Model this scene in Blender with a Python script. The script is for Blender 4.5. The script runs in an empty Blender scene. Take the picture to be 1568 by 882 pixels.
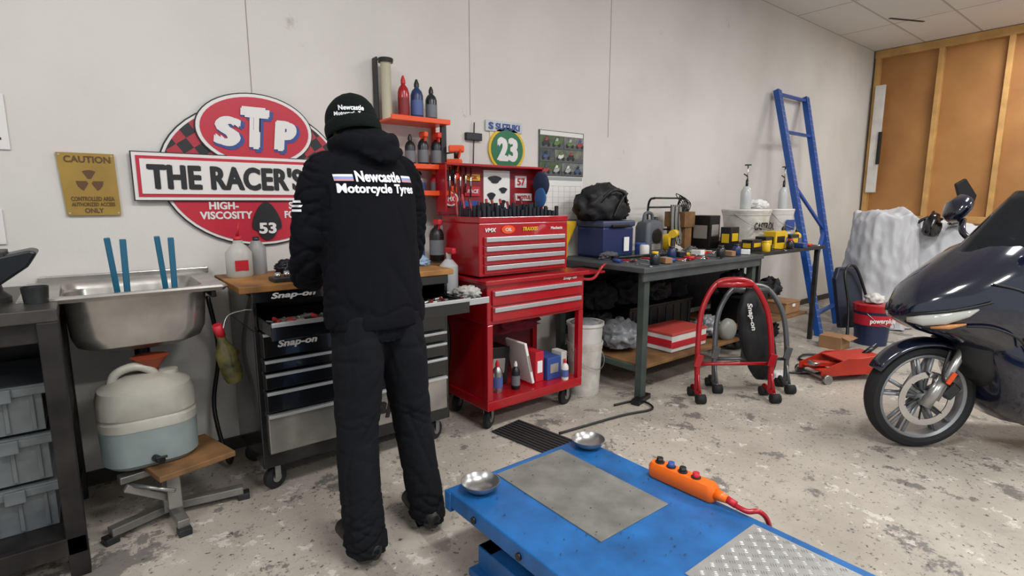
import bpy,bmesh,math,random
from mathutils import Vector,Matrix,Euler,noise
from mathutils.bvhtree import BVHTree
random.seed(5)
R=math.radians
COL=bpy.context.collection
SC=bpy.context.scene
SC.view_settings.view_transform='Standard'
# ---------------------------------------------------------------- materials
def lin(h):
    h=h.lstrip('#');c=[int(h[i:i+2],16)/255 for i in (0,2,4)]
    return [x/12.92 if x<=.04045 else ((x+.055)/1.055)**2.4 for x in c]
MC={}
def mat(n,h='#808080',rough=.5,metal=0,var=0,scale=6,bump=0,emit=0,trans=0,coat=0,dark=None,spec=None):
    if n in MC:return MC[n]
    m=bpy.data.materials.new(n);m.use_nodes=True;nt=m.node_tree;b=nt.nodes['Principled BSDF']
    c=lin(h);b.inputs['Base Color'].default_value=(*c,1);b.inputs['Roughness'].default_value=rough;b.inputs['Metallic'].default_value=metal
    if spec is not None:b.inputs['Specular IOR Level'].default_value=spec
    if emit:
        b.inputs['Emission Color'].default_value=(*c,1);b.inputs['Emission Strength'].default_value=emit
    if trans:b.inputs['Transmission Weight'].default_value=trans
    if coat:b.inputs['Coat Weight'].default_value=coat
    if var or bump:
        tc=nt.nodes.new('ShaderNodeTexCoord');no=nt.nodes.new('ShaderNodeTexNoise');no.inputs['Scale'].default_value=scale;no.inputs['Detail'].default_value=6
        nt.links.new(tc.outputs['Object'],no.inputs['Vector'])
        if var:
            cr=nt.nodes.new('ShaderNodeValToRGB');cr.color_ramp.elements[0].position=.3;cr.color_ramp.elements[1].position=.7
            lo=lin(dark) if dark else [x*(1-var) for x in c]
            cr.color_ramp.elements[0].color=(*lo,1);cr.color_ramp.elements[1].color=(*[min(1,x*(1+var*.5)) for x in c],1)
            nt.links.new(no.outputs['Fac'],cr.inputs['Fac']);nt.links.new(cr.outputs['Color'],b.inputs['Base Color'])
        if bump:
            bp=nt.nodes.new('ShaderNodeBump');bp.inputs['Strength'].default_value=bump;bp.inputs['Distance'].default_value=.01
            nt.links.new(no.outputs['Fac'],bp.inputs['Height']);nt.links.new(bp.outputs['Normal'],b.inputs['Normal'])
    MC[n]=m;return m
BLK=mat('black_plastic','#111113',.4);BLKG=mat('black_gloss','#0c0d0f',.15,coat=.5)
WHT=mat('white_plastic','#d8d6d0',.4,var=.15);WPAP=mat('paper_white','#e4e3df',.7)
STEEL=mat('steel','#a2a2a0',.35,.9,var=.25,scale=20);CHROME=mat('chrome','#c8c8c8',.12,1)
DST=mat('dark_steel','#363737',.5,.5,var=.4,scale=12)
RED=mat('red_paint','#a30a18',.28,coat=.3,var=.15);REDF=mat('red_flat','#bb1c2b',.5)
BLUE=mat('blue_paint','#1a5f9e',.42,var=.3,scale=9,dark='#154c80');ORG=mat('orange_plastic','#e2501a',.4)
YEL=mat('yellow_plastic','#d8b01c',.45);RUB=mat('rubber','#161618',.75)
WOOD=mat('worn_wood','#7d5a36',.65,var=.5,scale=7,bump=.2);PINE=mat('pine','#c79a5c',.6,var=.25,scale=5)
CARD=mat('cardboard','#9a7350',.8,var=.2);NAVY=mat('navy','#1c2a55',.4)
DCL=mat('dark_cloth','#1a1b1f',.9)
# ---------------------------------------------------------------- helpers
G=None;GW=False
def grp(n,loc=(0,0,0),rot=0,world=False):
    global G,GW
    G=bpy.data.objects.new(n,None);COL.objects.link(G);G.location=loc;G.rotation_euler=(0,0,R(rot));G.empty_display_size=.1;GW=world;return G
def nogrp():
    global G;G=None
def link(o):
    COL.objects.link(o)
    if G is not None:
        o.parent=G
        if GW:o.matrix_parent_inverse=Matrix.Translation(-Vector(G.location))
    return o
def mk(n,bm,m,loc=(0,0,0),rot=(0,0,0),smooth=False,bev=0,sub=0):
    me=bpy.data.meshes.new(n);bmesh.ops.recalc_face_normals(bm,faces=bm.faces);bm.to_mesh(me);bm.free()
    for mm in (m if isinstance(m,list) else [m]):me.materials.append(mm)
    o=bpy.data.objects.new(n,me);o.location=loc;o.rotation_euler=[R(a) for a in rot]
    if smooth:
        for p in me.polygons:p.use_smooth=True
    if bev:
        md=o.modifiers.new('b','BEVEL');md.width=bev;md.segments=2;md.limit_method='ANGLE'
    if sub:
        md=o.modifiers.new('s','SUBSURF');md.levels=sub;md.render_levels=sub
    return link(o)
def box(n,c,s,m,rot=(0,0,0),bev=.004):
    bm=bmesh.new();bmesh.ops.create_cube(bm,size=1)
    for v in bm.verts:v.co=Vector((v.co.x*s[0],v.co.y*s[1],v.co.z*s[2]))
    return mk(n,bm,m,c,rot,bev=min(bev,min(s)*.3))
def bx(n,a,b,m,bev=.004):
    return box(n,[(a[i]+b[i])/2 for i in range(3)],[abs(b[i]-a[i]) for i in range(3)],m,bev=bev)
def sweep(bm,pts,rad,n=16,up=None,caps=True):
    pts=[Vector(p) for p in pts];rings=[];prev=None
    for i,p in enumerate(pts):
        t=(pts[min(i+1,len(pts)-1)]-pts[max(i-1,0)]).normalized()
        if up is not None: uax=Vector(up)
        elif prev is None: uax=Vector((1,0,0)) if abs(t.x)<.8 else Vector((0,1,0))
        else: uax=prev
        uax=(uax-t*uax.dot(t)).normalized();prev=uax;vax=t.cross(uax)
        r=rad[i] if isinstance(rad,(list,tuple)) else rad
        ru,rv=(r if isinstance(r,(list,tuple)) else (r,r))
        rings.append([bm.verts.new(p+uax*(ru*math.cos(2*math.pi*k/n))+vax*(rv*math.sin(2*math.pi*k/n))) for k in range(n)])
    for a,b in zip(rings,rings[1:]):
        for k in range(n):bm.faces.new((a[k],a[(k+1)%n],b[(k+1)%n],b[k]))
    if caps:bm.faces.new(rings[0][::-1]);bm.faces.new(rings[-1])
def cyl(n,a,b,r,m,r2=None,seg=24,bev=0):
    bm=bmesh.new();sweep(bm,[a,b],[r,r if r2 is None else r2],seg)
    o=mk(n,bm,m,bev=bev);
    for p in o.data.polygons:p.use_smooth=len(p.vertices)==4
    return o
def crv(pts,k=6):
    P=[Vector(p) for p in pts];out=[]
    for i in range(len(P)-1):
        a=P[max(i-1,0)];b=P[i];c=P[i+1];d=P[min(i+2,len(P)-1)]
        for j in range(k):
            t=j/k;out.append(.5*((2*b)+(c-a)*t+(2*a-5*b+4*c-d)*t*t+(3*b-a-3*c+d)*t**3))
    out.append(P[-1]);return out
def tube(n,pts,r,m,k=6,seg=10):
    bm=bmesh.new();sweep(bm,crv(pts,k) if k>1 else pts,r,seg);return mk(n,bm,m,smooth=True)
def lathe(n,prof,m,c=(0,0,0),seg=32,rot=(0,0,0),sx=1):
    bm=bmesh.new();rings=[]
    for r,z in prof:rings.append([bm.verts.new((r*math.cos(2*math.pi*k/seg)*sx,r*math.sin(2*math.pi*k/seg),z)) for k in range(seg)])
    for a,b in zip(rings,rings[1:]):
        for k in range(seg):bm.faces.new((a[k],a[(k+1)%seg],b[(k+1)%seg],b[k]))
    if prof[0][0]>.0005:bm.faces.new(rings[0][::-1])
    if prof[-1][0]>.0005:bm.faces.new(rings[-1])
    bmesh.ops.remove_doubles(bm,verts=bm.verts,dist=.00005)
    o=mk(n,bm,m,c,rot,smooth=True)
    md=o.modifiers.new('e','EDGE_SPLIT');md.split_angle=R(40)
    return o
def ringlathe(n,prof,m,c=(0,0,0),seg=48,rot=(0,0,0)):
    bm=bmesh.new();rings=[[bm.verts.new((r*math.cos(2*math.pi*k/seg),r*math.sin(2*math.pi*k/seg),z)) for k in range(seg)] for r,z in prof]
    for i in range(len(rings)):
        a,b=rings[i],rings[(i+1)%len(rings)]
        for k in range(seg):bm.faces.new((a[k],a[(k+1)%seg],b[(k+1)%seg],b[k]))
    o=mk(n,bm,m,c,rot,smooth=True);md=o.modifiers.new('e','EDGE_SPLIT');md.split_angle=R(35);return o
def rrloft(nm,cx,cy,L,m,capb=False,smooth=False):
    bm=bmesh.new();rg=[]
    for w,d,r,z in L:
        pts=[]
        for k,(ax,ay,a0) in enumerate(((1,1,0),(-1,1,90),(-1,-1,180),(1,-1,270))):
            for i in range(7):
                a=R(a0+15*i);pts.append((cx+ax*(w/2-r)+r*math.cos(a),cy+ay*(d/2-r)+r*math.sin(a),z))
        rg.append([bm.verts.new(p) for p in pts])
    for a,b in zip(rg,rg[1:]):
        for k in range(len(a)):bm.faces.new((a[k],a[(k+1)%len(a)],b[(k+1)%len(a)],b[k]))
    bm.faces.new(rg[-1])
    if capb:bm.faces.new(rg[0][::-1])
    o=mk(nm,bm,m,smooth=True);md=o.modifiers.new('e','EDGE_SPLIT');md.split_angle=R(35);return o
def poly(n,pts,y0,y1,m,loc=(0,0,0),rot=(0,0,0),bev=0):
    bm=bmesh.new();a=[bm.verts.new((x,y0,z)) for x,z in pts];b=[bm.verts.new((x,y1,z)) for x,z in pts]
    bm.faces.new(a);bm.faces.new(b[::-1])
    for i in range(len(pts)):j=(i+1)%len(pts);bm.faces.new((a[i],b[i],b[j],a[j]))
    return mk(n,bm,m,loc,rot,bev=bev)
def ell(cx,cz,a,b,t0=0,t1=360,n=48):
    return [(cx+a*math.cos(R(t0+(t1-t0)*i/n)),cz+b*math.sin(R(t0+(t1-t0)*i/n))) for i in range(n+(0 if t1-t0==360 else 1))]
def tmesh(s,w,h,off=.02,shear=0):
    # flat lettering; heavy weights are built from stacked, slightly shifted layers
    base=min(off,.022);bold=(off-base)*.9
    cu=bpy.data.curves.new('t','FONT');cu.body=s;cu.offset=base;cu.shear=shear;cu.resolution_u=4
    if bold:cu.space_character=1+bold*1.6
    o=bpy.data.objects.new('t',cu);COL.objects.link(o);bpy.context.view_layer.update()
    me=bpy.data.meshes.new_from_object(o.evaluated_get(bpy.context.evaluated_depsgraph_get()));bpy.data.objects.remove(o)
    bm=bmesh.new()
    for q,(dx,dy) in enumerate(((0,0),(-bold,0),(bold,0),(-bold*.5,bold*.5),(bold*.5,-bold*.5)) if bold else ((0,0),)):
        n0=len(bm.verts);bm.from_mesh(me);bm.verts.ensure_lookup_table()
        for v in bm.verts[n0:]:v.co.x+=dx;v.co.y+=dy;v.co.z=q*.00035
    me=bpy.data.meshes.new('t');bm.to_mesh(me);bm.free()
    xs=[v.co.x for v in me.vertices];ys=[v.co.y for v in me.vertices];x0,x1,y0,y1=min(xs),max(xs),min(ys),max(ys)
    for v in me.vertices:
        v.co=Vector(((v.co.x-(x0+x1)/2)*w/(x1-x0),(v.co.y-(y0+y1)/2)*h/(y1-y0),v.co.z))
    return me
def text(n,s,w,h,m,c,rot=(90,0,0),off=.03,shear=0):
    me=tmesh(s,w,h,off,shear);me.materials.clear();me.materials.append(m)
    o=bpy.data.objects.new(n,me);o.location=c;o.rotation_euler=[R(a) for a in rot];return link(o)
def blob(n,c,s,m,amp=.25,f=2.2,seed=0,sub=4,sharp=False,flat=-.6):
    bm=bmesh.new();bmesh.ops.create_icosphere(bm,subdivisions=sub,radius=1)
    for v in bm.verts:
        d=v.co.normalized();o=Vector((seed*3.1,seed*1.7,seed))
        k=noise.noise(d*f+o)+.5*noise.noise(d*f*2.3+o)
        if sharp:k=-abs(k)*1.6+.4+.3*noise.noise(d*f*5+o)
        p=d*(1+amp*k);p.z=max(p.z,flat)
        v.co=Vector((p.x*s[0],p.y*s[1],p.z*s[2]))
    return mk(n,bm,m,c,smooth=True)
def castor(x,y,r=.05,h=.12,a=0):
    lathe('castor_wheel',[(r*.35,-.016),(r*.8,-.018),(r,-.012),(r,.012),(r*.8,.018),(r*.35,.016)],RUB,(x,y,r),rot=(90,0,a))
    lathe('castor_hub',[(.001,-.02),(r*.4,-.02),(r*.4,.02),(.001,.02)],STEEL,(x,y,r),rot=(90,0,a))
    for s in (-1,1):
        dx,dy=-math.sin(R(a))*.026*s,math.cos(R(a))*.026*s
        box('castor_fork',(x+dx,y+dy,(r+h)/2+.01),(.03,.004,h-r+.02),STEEL,(0,0,a),.001)
    box('castor_plate',(x,y,h),(.08,.08,.008),STEEL,bev=.001)
# ---------------------------------------------------------------- room
def wallmat():
    m=mat('wall_paint','#cbc5ba',.75,bump=.12,scale=30);nt=m.node_tree;b=nt.nodes['Principled BSDF']
    tc=nt.nodes.new('ShaderNodeTexCoord');n1=nt.nodes.new('ShaderNodeTexNoise');n1.inputs['Scale'].default_value=.9;n1.inputs['Detail'].default_value=8
    n2=nt.nodes.new('ShaderNodeTexNoise');n2.inputs['Scale'].default_value=2.6;n2.inputs['Detail'].default_value=12;n2.inputs['Roughness'].default_value=.75
    cr=nt.nodes.new('ShaderNodeValToRGB');cr.color_ramp.elements[0].position=.3;cr.color_ramp.elements[0].color=(*lin('#c9c5be'),1)
    cr.color_ramp.elements[1].position=.65;cr.color_ramp.elements[1].color=(*lin('#d9d6d0'),1)
    c2=nt.nodes.new('ShaderNodeValToRGB');c2.color_ramp.elements[0].position=.65;c2.color_ramp.elements[0].color=(0,0,0,1);c2.color_ramp.elements[1].position=.76;c2.color_ramp.elements[1].color=(.7,.7,.7,1)
    mx=nt.nodes.new('ShaderNodeMix');mx.data_type='RGBA';mx.inputs['B'].default_value=(*lin('#8d8984'),1)
    for n in(n1,n2):nt.links.new(tc.outputs['Object'],n.inputs['Vector'])
    nt.links.new(n1.outputs['Fac'],cr.inputs[0]);nt.links.new(n2.outputs['Fac'],c2.inputs[0])
    nt.links.new(cr.outputs[0],mx.inputs['A']);nt.links.new(c2.outputs[0],mx.inputs['Factor']);nt.links.new(mx.outputs['Result'],b.inputs['Base Color']);return m
def floormat():
    m=mat('floor_concrete','#b8ad9c',.45,bump=.15,scale=14);nt=m.node_tree;b=nt.nodes['Principled BSDF'];L=nt.links.new
    tc=nt.nodes.new('ShaderNodeTexCoord')
    def N(s,d=8,r=.6,off=0):
        n=nt.nodes.new('ShaderNodeTexNoise');n.inputs['Scale'].default_value=s;n.inputs['Detail'].default_value=d;n.inputs['Roughness'].default_value=r
        mp=nt.nodes.new('ShaderNodeMapping');mp.inputs['Location'].default_value=(off,off*2,0);L(tc.outputs['Object'],mp.inputs[0]);L(mp.outputs[0],n.inputs['Vector']);return n
    def ramp(n,p0,c0,p1,c1):
        cr=nt.nodes.new('ShaderNodeValToRGB');e=cr.color_ramp.elements;e[0].position=p0;e[1].position=p1;e[0].color=(*c0,1);e[1].color=(*c1,1);L(n.outputs['Fac'],cr.inputs[0]);return cr
    def mix(A,f,c):
        mx=nt.nodes.new('ShaderNodeMix');mx.data_type='RGBA';mx.inputs['B'].default_value=(*c,1);L(A,mx.inputs['A']);L(f,mx.inputs['Factor']);return mx.outputs['Result']
    base=ramp(N(1.3),.32,lin('#9a9287'),.68,lin('#bcb4a8'))
    o=mix(base.outputs[0],ramp(N(1.7,10,.7,23),.53,(0,0,0),.66,(.45,)*3).outputs[0],lin('#77736c'))
    o=mix(o,ramp(N(3.6,10,.74,3),.57,(0,0,0),.6,(.8,)*3).outputs[0],lin('#625f5b'))
    o=mix(o,ramp(N(9,10,.7,11),.59,(0,0,0),.62,(.7,)*3).outputs[0],lin('#d2cdc3'))
    o=mix(o,ramp(N(12,10,.8,17),.61,(0,0,0),.64,(.85,)*3).outputs[0],lin('#4e4b46'))
    o=mix(o,ramp(N(38,6,.75,7),.59,(0,0,0),.63,(.9,)*3).outputs[0],lin('#3a3733'))
    L(o,b.inputs['Base Color']);return m
bx('floor',(-3,-4,-.1),(9.3,3.3,0),floormat(),bev=0)
WALL=wallmat()
bx('wall_back',(-3,3.2,0),(9.3,3.35,3.49),WALL,bev=0)
bx('wall_right',(9.27,-4,0),(9.4,3.2,3.49),mat('fibro_wall','#bdb6a9',.8,var=.15),bev=0)
def ceilmat():
    m=mat('ceiling_tiles','#d6d3cd',.8);nt=m.node_tree;b=nt.nodes['Principled BSDF'];tc=nt.nodes.new('ShaderNodeTexCoord');br=nt.nodes.new('ShaderNodeTexBrick')
    br.offset=0;br.inputs['Scale'].default_value=1;br.inputs['Brick Width'].default_value=1.2;br.inputs['Row Height'].default_value=.6;br.inputs['Mortar Size'].default_value=.012
    br.inputs['Color1'].default_value=(*lin('#e2e0dc'),1);br.inputs['Color2'].default_value=(*lin('#d9d7d3'),1);br.inputs['Mortar'].default_value=(*lin('#b2b0ab'),1)
    nt.links.new(tc.outputs['Object'],br.inputs[0]);nt.links.new(br.outputs[0],b.inputs['Base Color']);return m
bx('ceiling',(-3,-4,3.49),(9.3,3.2,3.55),ceilmat(),bev=0)
bx('baseboard_back',(-3,3.185,0),(9.2,3.2,.07),mat('dark_skirting','#3c352e',.7),bev=0)
SEAM=mat('seam_grey','#8f8a82',.8)
for i,x in enumerate((.78,2.17,3.57)):bx('trim_%d'%(i+1),(x-.0015,3.1975,[1.9,1.95,1.9][i]),(x+.0015,3.2,3.49),SEAM,bev=0)
PLY=mat('plywood','#b07f49',.6,var=.22,scale=1.3,dark='#966534')
grp('plywood_partition',(9.2,0,1.1),world=True)
bx('ply_sheet',(9.24,-4,1.1),(9.268,3.18,3.44),PLY,bev=0)
bx('top_rail',(9.15,-4,3.38),(9.24,3.18,3.485),PINE);bx('bottom_rail',(9.15,-4,1.08),(9.24,3.18,1.17),PINE)
for y in (3.14,2.4,1.7,1.0,.3,-.5,-1.5):bx('stud',(9.15,y-.03,1.17),(9.24,y+.03,3.38),PINE)
bx('corner_flashing',(9.1,3.0,1.5),(9.15,3.12,3.0),WHT)
bx('door_closer',(9.08,2.98,1.9),(9.12,3.02,2.35),BLK)
grp('ceiling_tile_gap',(7.9,2.45,3.487),-25);box('gap',(0,0,0),(.5,.03,.006),BLK,bev=0)
LAMP=mat('lamp_diffuser','#fffdfa',.5,emit=5)
for i,(x,y) in enumerate(((8.1,1.2),(4.6,.2),(1.2,.3),(1.6,-2.4),(5.5,-2.4),(-1.6,.6))):
    grp('ceiling_light',(x,y,3.45))
    box('frame',(0,0,.02),(1.24,.34,.04),WHT);box('diffuser',(0,0,-.005),(1.2,.3,.012),LAMP)
    l=bpy.data.lights.new('lamp','AREA');l.shape='RECTANGLE';l.size=1.2;l.size_y=.4;l.energy=[40,70,64,80,80,48][i];l.color=(1,.995,.985)
    o=bpy.data.objects.new('lamp',l);o.location=(0,0,-.04);link(o)
nogrp()
# ---------------------------------------------------------------- wall signs
SR=mat('sign_red','#b91f34',.45);SW=mat('sign_white','#dedbd8',.5);SB=mat('sign_black','#15161a',.5);SBL=mat('sign_blue','#2f4a8c',.5)
chk=mat('sign_checker','#c0263a',.5);nt=chk.node_tree;ck=nt.nodes.new('ShaderNodeTexChecker');ck.inputs['Scale'].default_value=18
ck.inputs['Color1'].default_value=(*lin('#a82535'),1);ck.inputs['Color2'].default_value=(*lin('#1a1a1e'),1)
tc=nt.nodes.new('ShaderNodeTexCoord');mp=nt.nodes.new('ShaderNodeMapping');mp.inputs['Rotation'].default_value=(0,R(35),0);mp.inputs['Location'].default_value=(0,.5,0)
nt.links.new(tc.outputs['Object'],mp.inputs[0]);nt.links.new(mp.outputs[0],ck.inputs[0]);nt.links.new(ck.outputs[0],nt.nodes['Principled BSDF'].inputs['Base Color'])
grp('oil_advertising_sign',(.785,3.19,1.5),world=True)
X=.785
poly('disc_rim',ell(X,1.5,.465,.375),3.185,3.195,SB);poly('disc_white',ell(X,1.5,.458,.368),3.182,3.19,SW)
poly('disc_checker',ell(X,1.5,.445,.355,0,180),3.179,3.187,chk);poly('disc_red',ell(X,1.5,.445,.355,180,360),3.179,3.187,SR)
poly('oval_black',ell(X,1.735,.292,.19),3.172,3.18,SB);poly('oval_white',ell(X,1.735,.286,.184),3.169,3.178,SW);poly('oval_red',ell(X,1.735,.268,.168),3.166,3.176,SR)
bx('band_black',(.215,3.168,1.365),(1.355,3.178,1.6),SB,0);bx('band_white',(.22,3.165,1.37),(1.35,3.176,1.595),SW,0)
bx('band_red',(.235,3.162,1.385),(1.335,3.174,1.58),SR,0);bx('band_inner',(.25,3.159,1.4),(1.32,3.172,1.565),SW,0)
text('band_text',"THE RACER'S",.73,.125,SB,(.64,3.157,1.483),off=.06);text('band_text_b',"EDGE",.27,.125,SB,(1.17,3.157,1.483),off=.06)
for k,(ch,x,z,w,h) in enumerate((('S',X-.145,1.72,.135,.15),('T',X-.005,1.745,.145,.215),('P',X+.14,1.715,.125,.16))):
    text('letter_shadow_'+ch,ch,w+.018,h+.014,SBL,(x+.01,3.164,z-.01),off=.13,shear=.12);text('letter_'+ch,ch,w,h,SW,(x,3.16,z),off=.1,shear=.12)
for s,w,x,z in (("HIGH-",.14,.6,1.342),("SUPER",.15,1.0,1.342),("VISCOSITY",.25,.61,1.292),("FORMULA",.2,1.0,1.292)):text('small_text',s,w,.04,SW,(x,3.177,z),off=.05)
dp=[(.075*math.sin(t)*(1 if math.cos(t)<.2 else .7),-.08*math.cos(t)+(.045*max(0,-math.cos(t))**3)) for t in [2*math.pi*i/32 for i in range(32)]]
poly('oil_drop',[(X+.02+a,1.235+b) for a,b in dp],3.17,3.178,SB);text('drop_number','53',.09,.06,SW,(X+.02,3.167,1.22),off=.05)
grp('caution_sign',(.055,3.19,1.44),world=True)
AM=mat('sign_brass','#a1823a',.45,.3,var=.2);AD=mat('sign_brass_dark','#5d3d20',.6)
poly('plate',[(-.055,1.58),(.155,1.58),(.16,1.3),(-.04,1.3)],3.185,3.195,AM)
for q in((-.045,1.57),(.145,1.57),(-.03,1.31),(.15,1.31)):poly('screw',ell(q[0],q[1],.004,.004,n=8),3.183,3.186,CHROME)
text('title','CAUTION',.17,.03,AD,(.055,3.184,1.552));text('line_a','CONTROLLED AREA',.16,.02,AD,(.06,3.184,1.375));text('line_b','AUTHORIZED ACCESS',.16,.018,AD,(.06,3.184,1.35));text('line_c','ONLY',.07,.022,AD,(.06,3.184,1.322))
for a in (90,210,330):poly('trefoil',[(.055+.012*math.cos(R(a-30)),1.455+.012*math.sin(R(a-30)))]+[(.055+.05*math.cos(R(a+t)),1.455+.05*math.sin(R(a+t))) for t in(-30,-15,0,15,30)]+[(.055+.012*math.cos(R(a+30)),1.455+.012*math.sin(R(a+30)))],3.183,3.186,AD)
grp('paper_notice',(-.33,3.19,1.69),world=True);bx('sheet',(-.46,3.19,1.58),(-.2,3.2,1.81),SW);bx('dot',(-.235,3.188,1.62),(-.225,3.19,1.63),SB,0)
grp('paper_notice',(-.4,3.19,1.25),world=True);bx('sheet',(-.5,3.19,1.18),(-.255,3.2,1.33),SW);bx('rule',(-.48,3.188,1.25),(-.28,3.19,1.256),SEAM,0)
grp('motorcycle_brand_sign',(2.455,3.19,1.89),world=True)
bx('plate',(2.29,3.185,1.855),(2.62,3.195,1.93),mat('sign_silver','#b9bcc2',.4));text('name','SUZUKI',.22,.045,SBL,(2.485,3.183,1.892),off=.05);text('logo','S',.045,.05,SBL,(2.335,3.183,1.892),off=.08)
grp('race_number_sign',(2.48,3.19,1.73),world=True)
GRN=mat('sign_green','#1d6b46',.45)
poly('rim',ell(2.48,1.735,.165,.155,n=32),3.185,3.195,YEL);poly('green',ell(2.48,1.735,.145,.135,n=32),3.182,3.19,GRN);text('number','23',.19,.17,SW,(2.48,3.18,1.735),off=.09)
poly('plate_back',[(2.33,1.86),(2.63,1.86),(2.61,1.62),(2.55,1.58),(2.41,1.58),(2.35,1.62)],3.193,3.198,mat('plate_cream','#d8cfa6',.6))
grp('wall_calendar',(3.03,3.19,1.57),world=True)
bx('picture_page',(2.79,3.19,1.56),(3.27,3.197,1.905),mat('calendar_grey','#5d6a62',.4,var=.6,scale=9,dark='#2c3236'),0)
bx('top_strip',(2.8,3.188,1.868),(3.26,3.19,1.9),SW,0);bx('dates_page',(2.79,3.19,1.22),(3.27,3.196,1.56),WPAP,0);bx('month_strip',(2.8,3.188,1.53),(3.26,3.19,1.556),mat('strip_grey','#9aa0a0',.5),0)
for r in range(6):bx('rule',(2.81,3.189,1.27+r*.043),(3.25,3.19,1.2712+r*.043),SEAM,0)
for c in range(8):bx('column',(2.81+c*.0625,3.189,1.27),(2.811+c*.0625,3.19,1.487),SEAM,0)
cols=(mat('m_red','#a03a34',.5),mat('m_grey','#a9aba8',.5),mat('m_blue','#3c527c',.5),mat('m_white','#d0d0cc',.5),mat('m_dark','#22262a',.5),mat('m_green','#5c7a3c',.5))
CP=[(2.795,1.565,.23,.1),(3.03,1.565,.235,.1),(2.795,1.67,.15,.095),(2.95,1.67,.315,.095),(2.795,1.77,.25,.095),(3.05,1.77,.215,.095)]
for i,(px,pz,pw,ph) in enumerate(CP):
    bx('photo',(px,3.187,pz),(px+pw,3.189,pz+ph),mat('cal_photo_%d'%(i%4),('#4f6040','#787c7c','#4a525a','#6e7263')[i%4],.4,var=.6,scale=18),0)
    bx('track',(px,3.186,pz),(px+pw,3.188,pz+ph*.35),mat('cal_track','#56585a',.5,var=.2),0)
    for j in range(2 if pw>.2 else 1):
        ox=px+.015+j*.11;oz=pz+.012
        for w in(.02,.075):poly('wheel',ell(ox+w,oz+.016,.014,.016,n=12),3.184,3.186,SB)
        poly('bike',[(ox+.015,oz+.02),(ox+.03,oz+.045),(ox+.05,oz+.04),(ox+.08,oz+.05),(ox+.075,oz+.025),(ox+.045,oz+.012)],3.183,3.185,cols[(i+j)%6])
        poly('rider',[(ox+.03,oz+.045),(ox+.045,oz+.07),(ox+.065,oz+.066),(ox+.06,oz+.045)],3.182,3.184,cols[(i+j+2)%6])
grp('wall_hook_aerial',(2.19,3.17,1.7),world=True)
cyl('rod',(2.17,3.18,1.45),(2.19,3.18,1.9),.004,BLK);bx('plate',(2.12,3.17,1.78),(2.25,3.2,1.83),BLK)
# bottle shelf
grp('bottle_shelf',(1.7,3.05,1.8),world=True)
for z in (1.835,1.56,1.4):
    bx('tray',(1.47,2.98,z),(1.87,3.19,z+.012),ORG);bx('lip',(1.47,2.975,z),(1.87,2.985,z+.03),ORG)
for x in(1.47,1.86):bx('bracket',(x,3.15,1.38),(x+.01,3.2,1.86),ORG)
def bottle(n,x,y,z,r,h,m,cap,world=True,trig=None,lab=None):
    grp(n,(x,y,z))
    lathe('body',[(r*.9,0),(r,.01),(r,h*.62),(r*.8,h*.72),(r*.35,h*.8),(r*.35,h*.84),(.001,h*.84)],m)
    if trig is None:lathe('cap',[(r*.42,h*.82),(r*.4,h*.9),(r*.14,h),(.001,h)],cap)
    else:
        box('trigger_head',(0,-.012,h*.92),(.03,.075,.035),trig,bev=.008);box('trigger',(0,-.035,h*.84),(.012,.012,.05),trig,(25,0,0),.003);cyl('neck',(0,0,h*.8),(0,0,h*.9),.013,trig)
    lathe('label',[(r*1.01,h*.15),(r*1.01,h*.5)],lab or (mat('label_blue','#4a5c90',.5) if m is not RED else mat('label_red','#7e1019',.5)))
DBL=mat('oil_blue','#20305c',.35);DGR=mat('oil_dark','#1d1f25',.3);LG=mat('label_grey','#6a6c70',.5)
bottle('oil_bottle',1.6,3.07,1.847,.034,.26,RED,REDF);bottle('oil_bottle',1.69,3.07,1.847,.038,.25,DBL,BLK);bottle('oil_bottle',1.79,3.07,1.847,.036,.22,DGR,BLK,lab=LG)
bottle('spray_bottle',1.64,3.08,1.572,.033,.2,BLK,BLK,lab=LG);bottle('spray_bottle',1.73,3.08,1.572,.034,.22,DGR,ORG,trig=ORG,lab=LG);bottle('spray_bottle',1.82,3.07,1.572,.034,.22,BLK,ORG,trig=mat('red_trigger','#d63018',.4),lab=LG)
bottle('spray_bottle',1.7,3.08,1.412,.036,.14,mat('silver_can','#a8a8a8',.3,.6),BLK);bottle('spray_bottle',1.81,3.07,1.412,.034,.15,REDF,ORG,trig=ORG,lab=LG)
for i in range(4):
    grp('orange_trigger_sprayer',(1.895+.01*i,3.03-.01*i,1.42+.085*i));box('head',(0,0,.02),(.04,.1,.045),ORG if i!=1 else mat('red_trigger','#d63018'),(0,0,20*i),.01);cyl('neck',(0,0,-.04),(0,0,.02),.016,BLK);box('lever',(0,-.04,-.01),(.012,.012,.06),ORG,(25,0,0));box('clip',(0,.08,0),(.01,.12,.01),DST)
grp('measuring_tube',(1.505,3.1,1.847));lathe('tube',[(.03,0),(.03,.32),(.04,.34),(.042,.345),(.028,.33),(.026,.01)],mat('yellowed_plastic','#b9b39a',.35));lathe('collar',[(.043,.325),(.046,.345),(.04,.35)],BLK)
bx('holder_bar',(-.045,.03,.0),(-.035,.09,.36),BLK)
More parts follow.
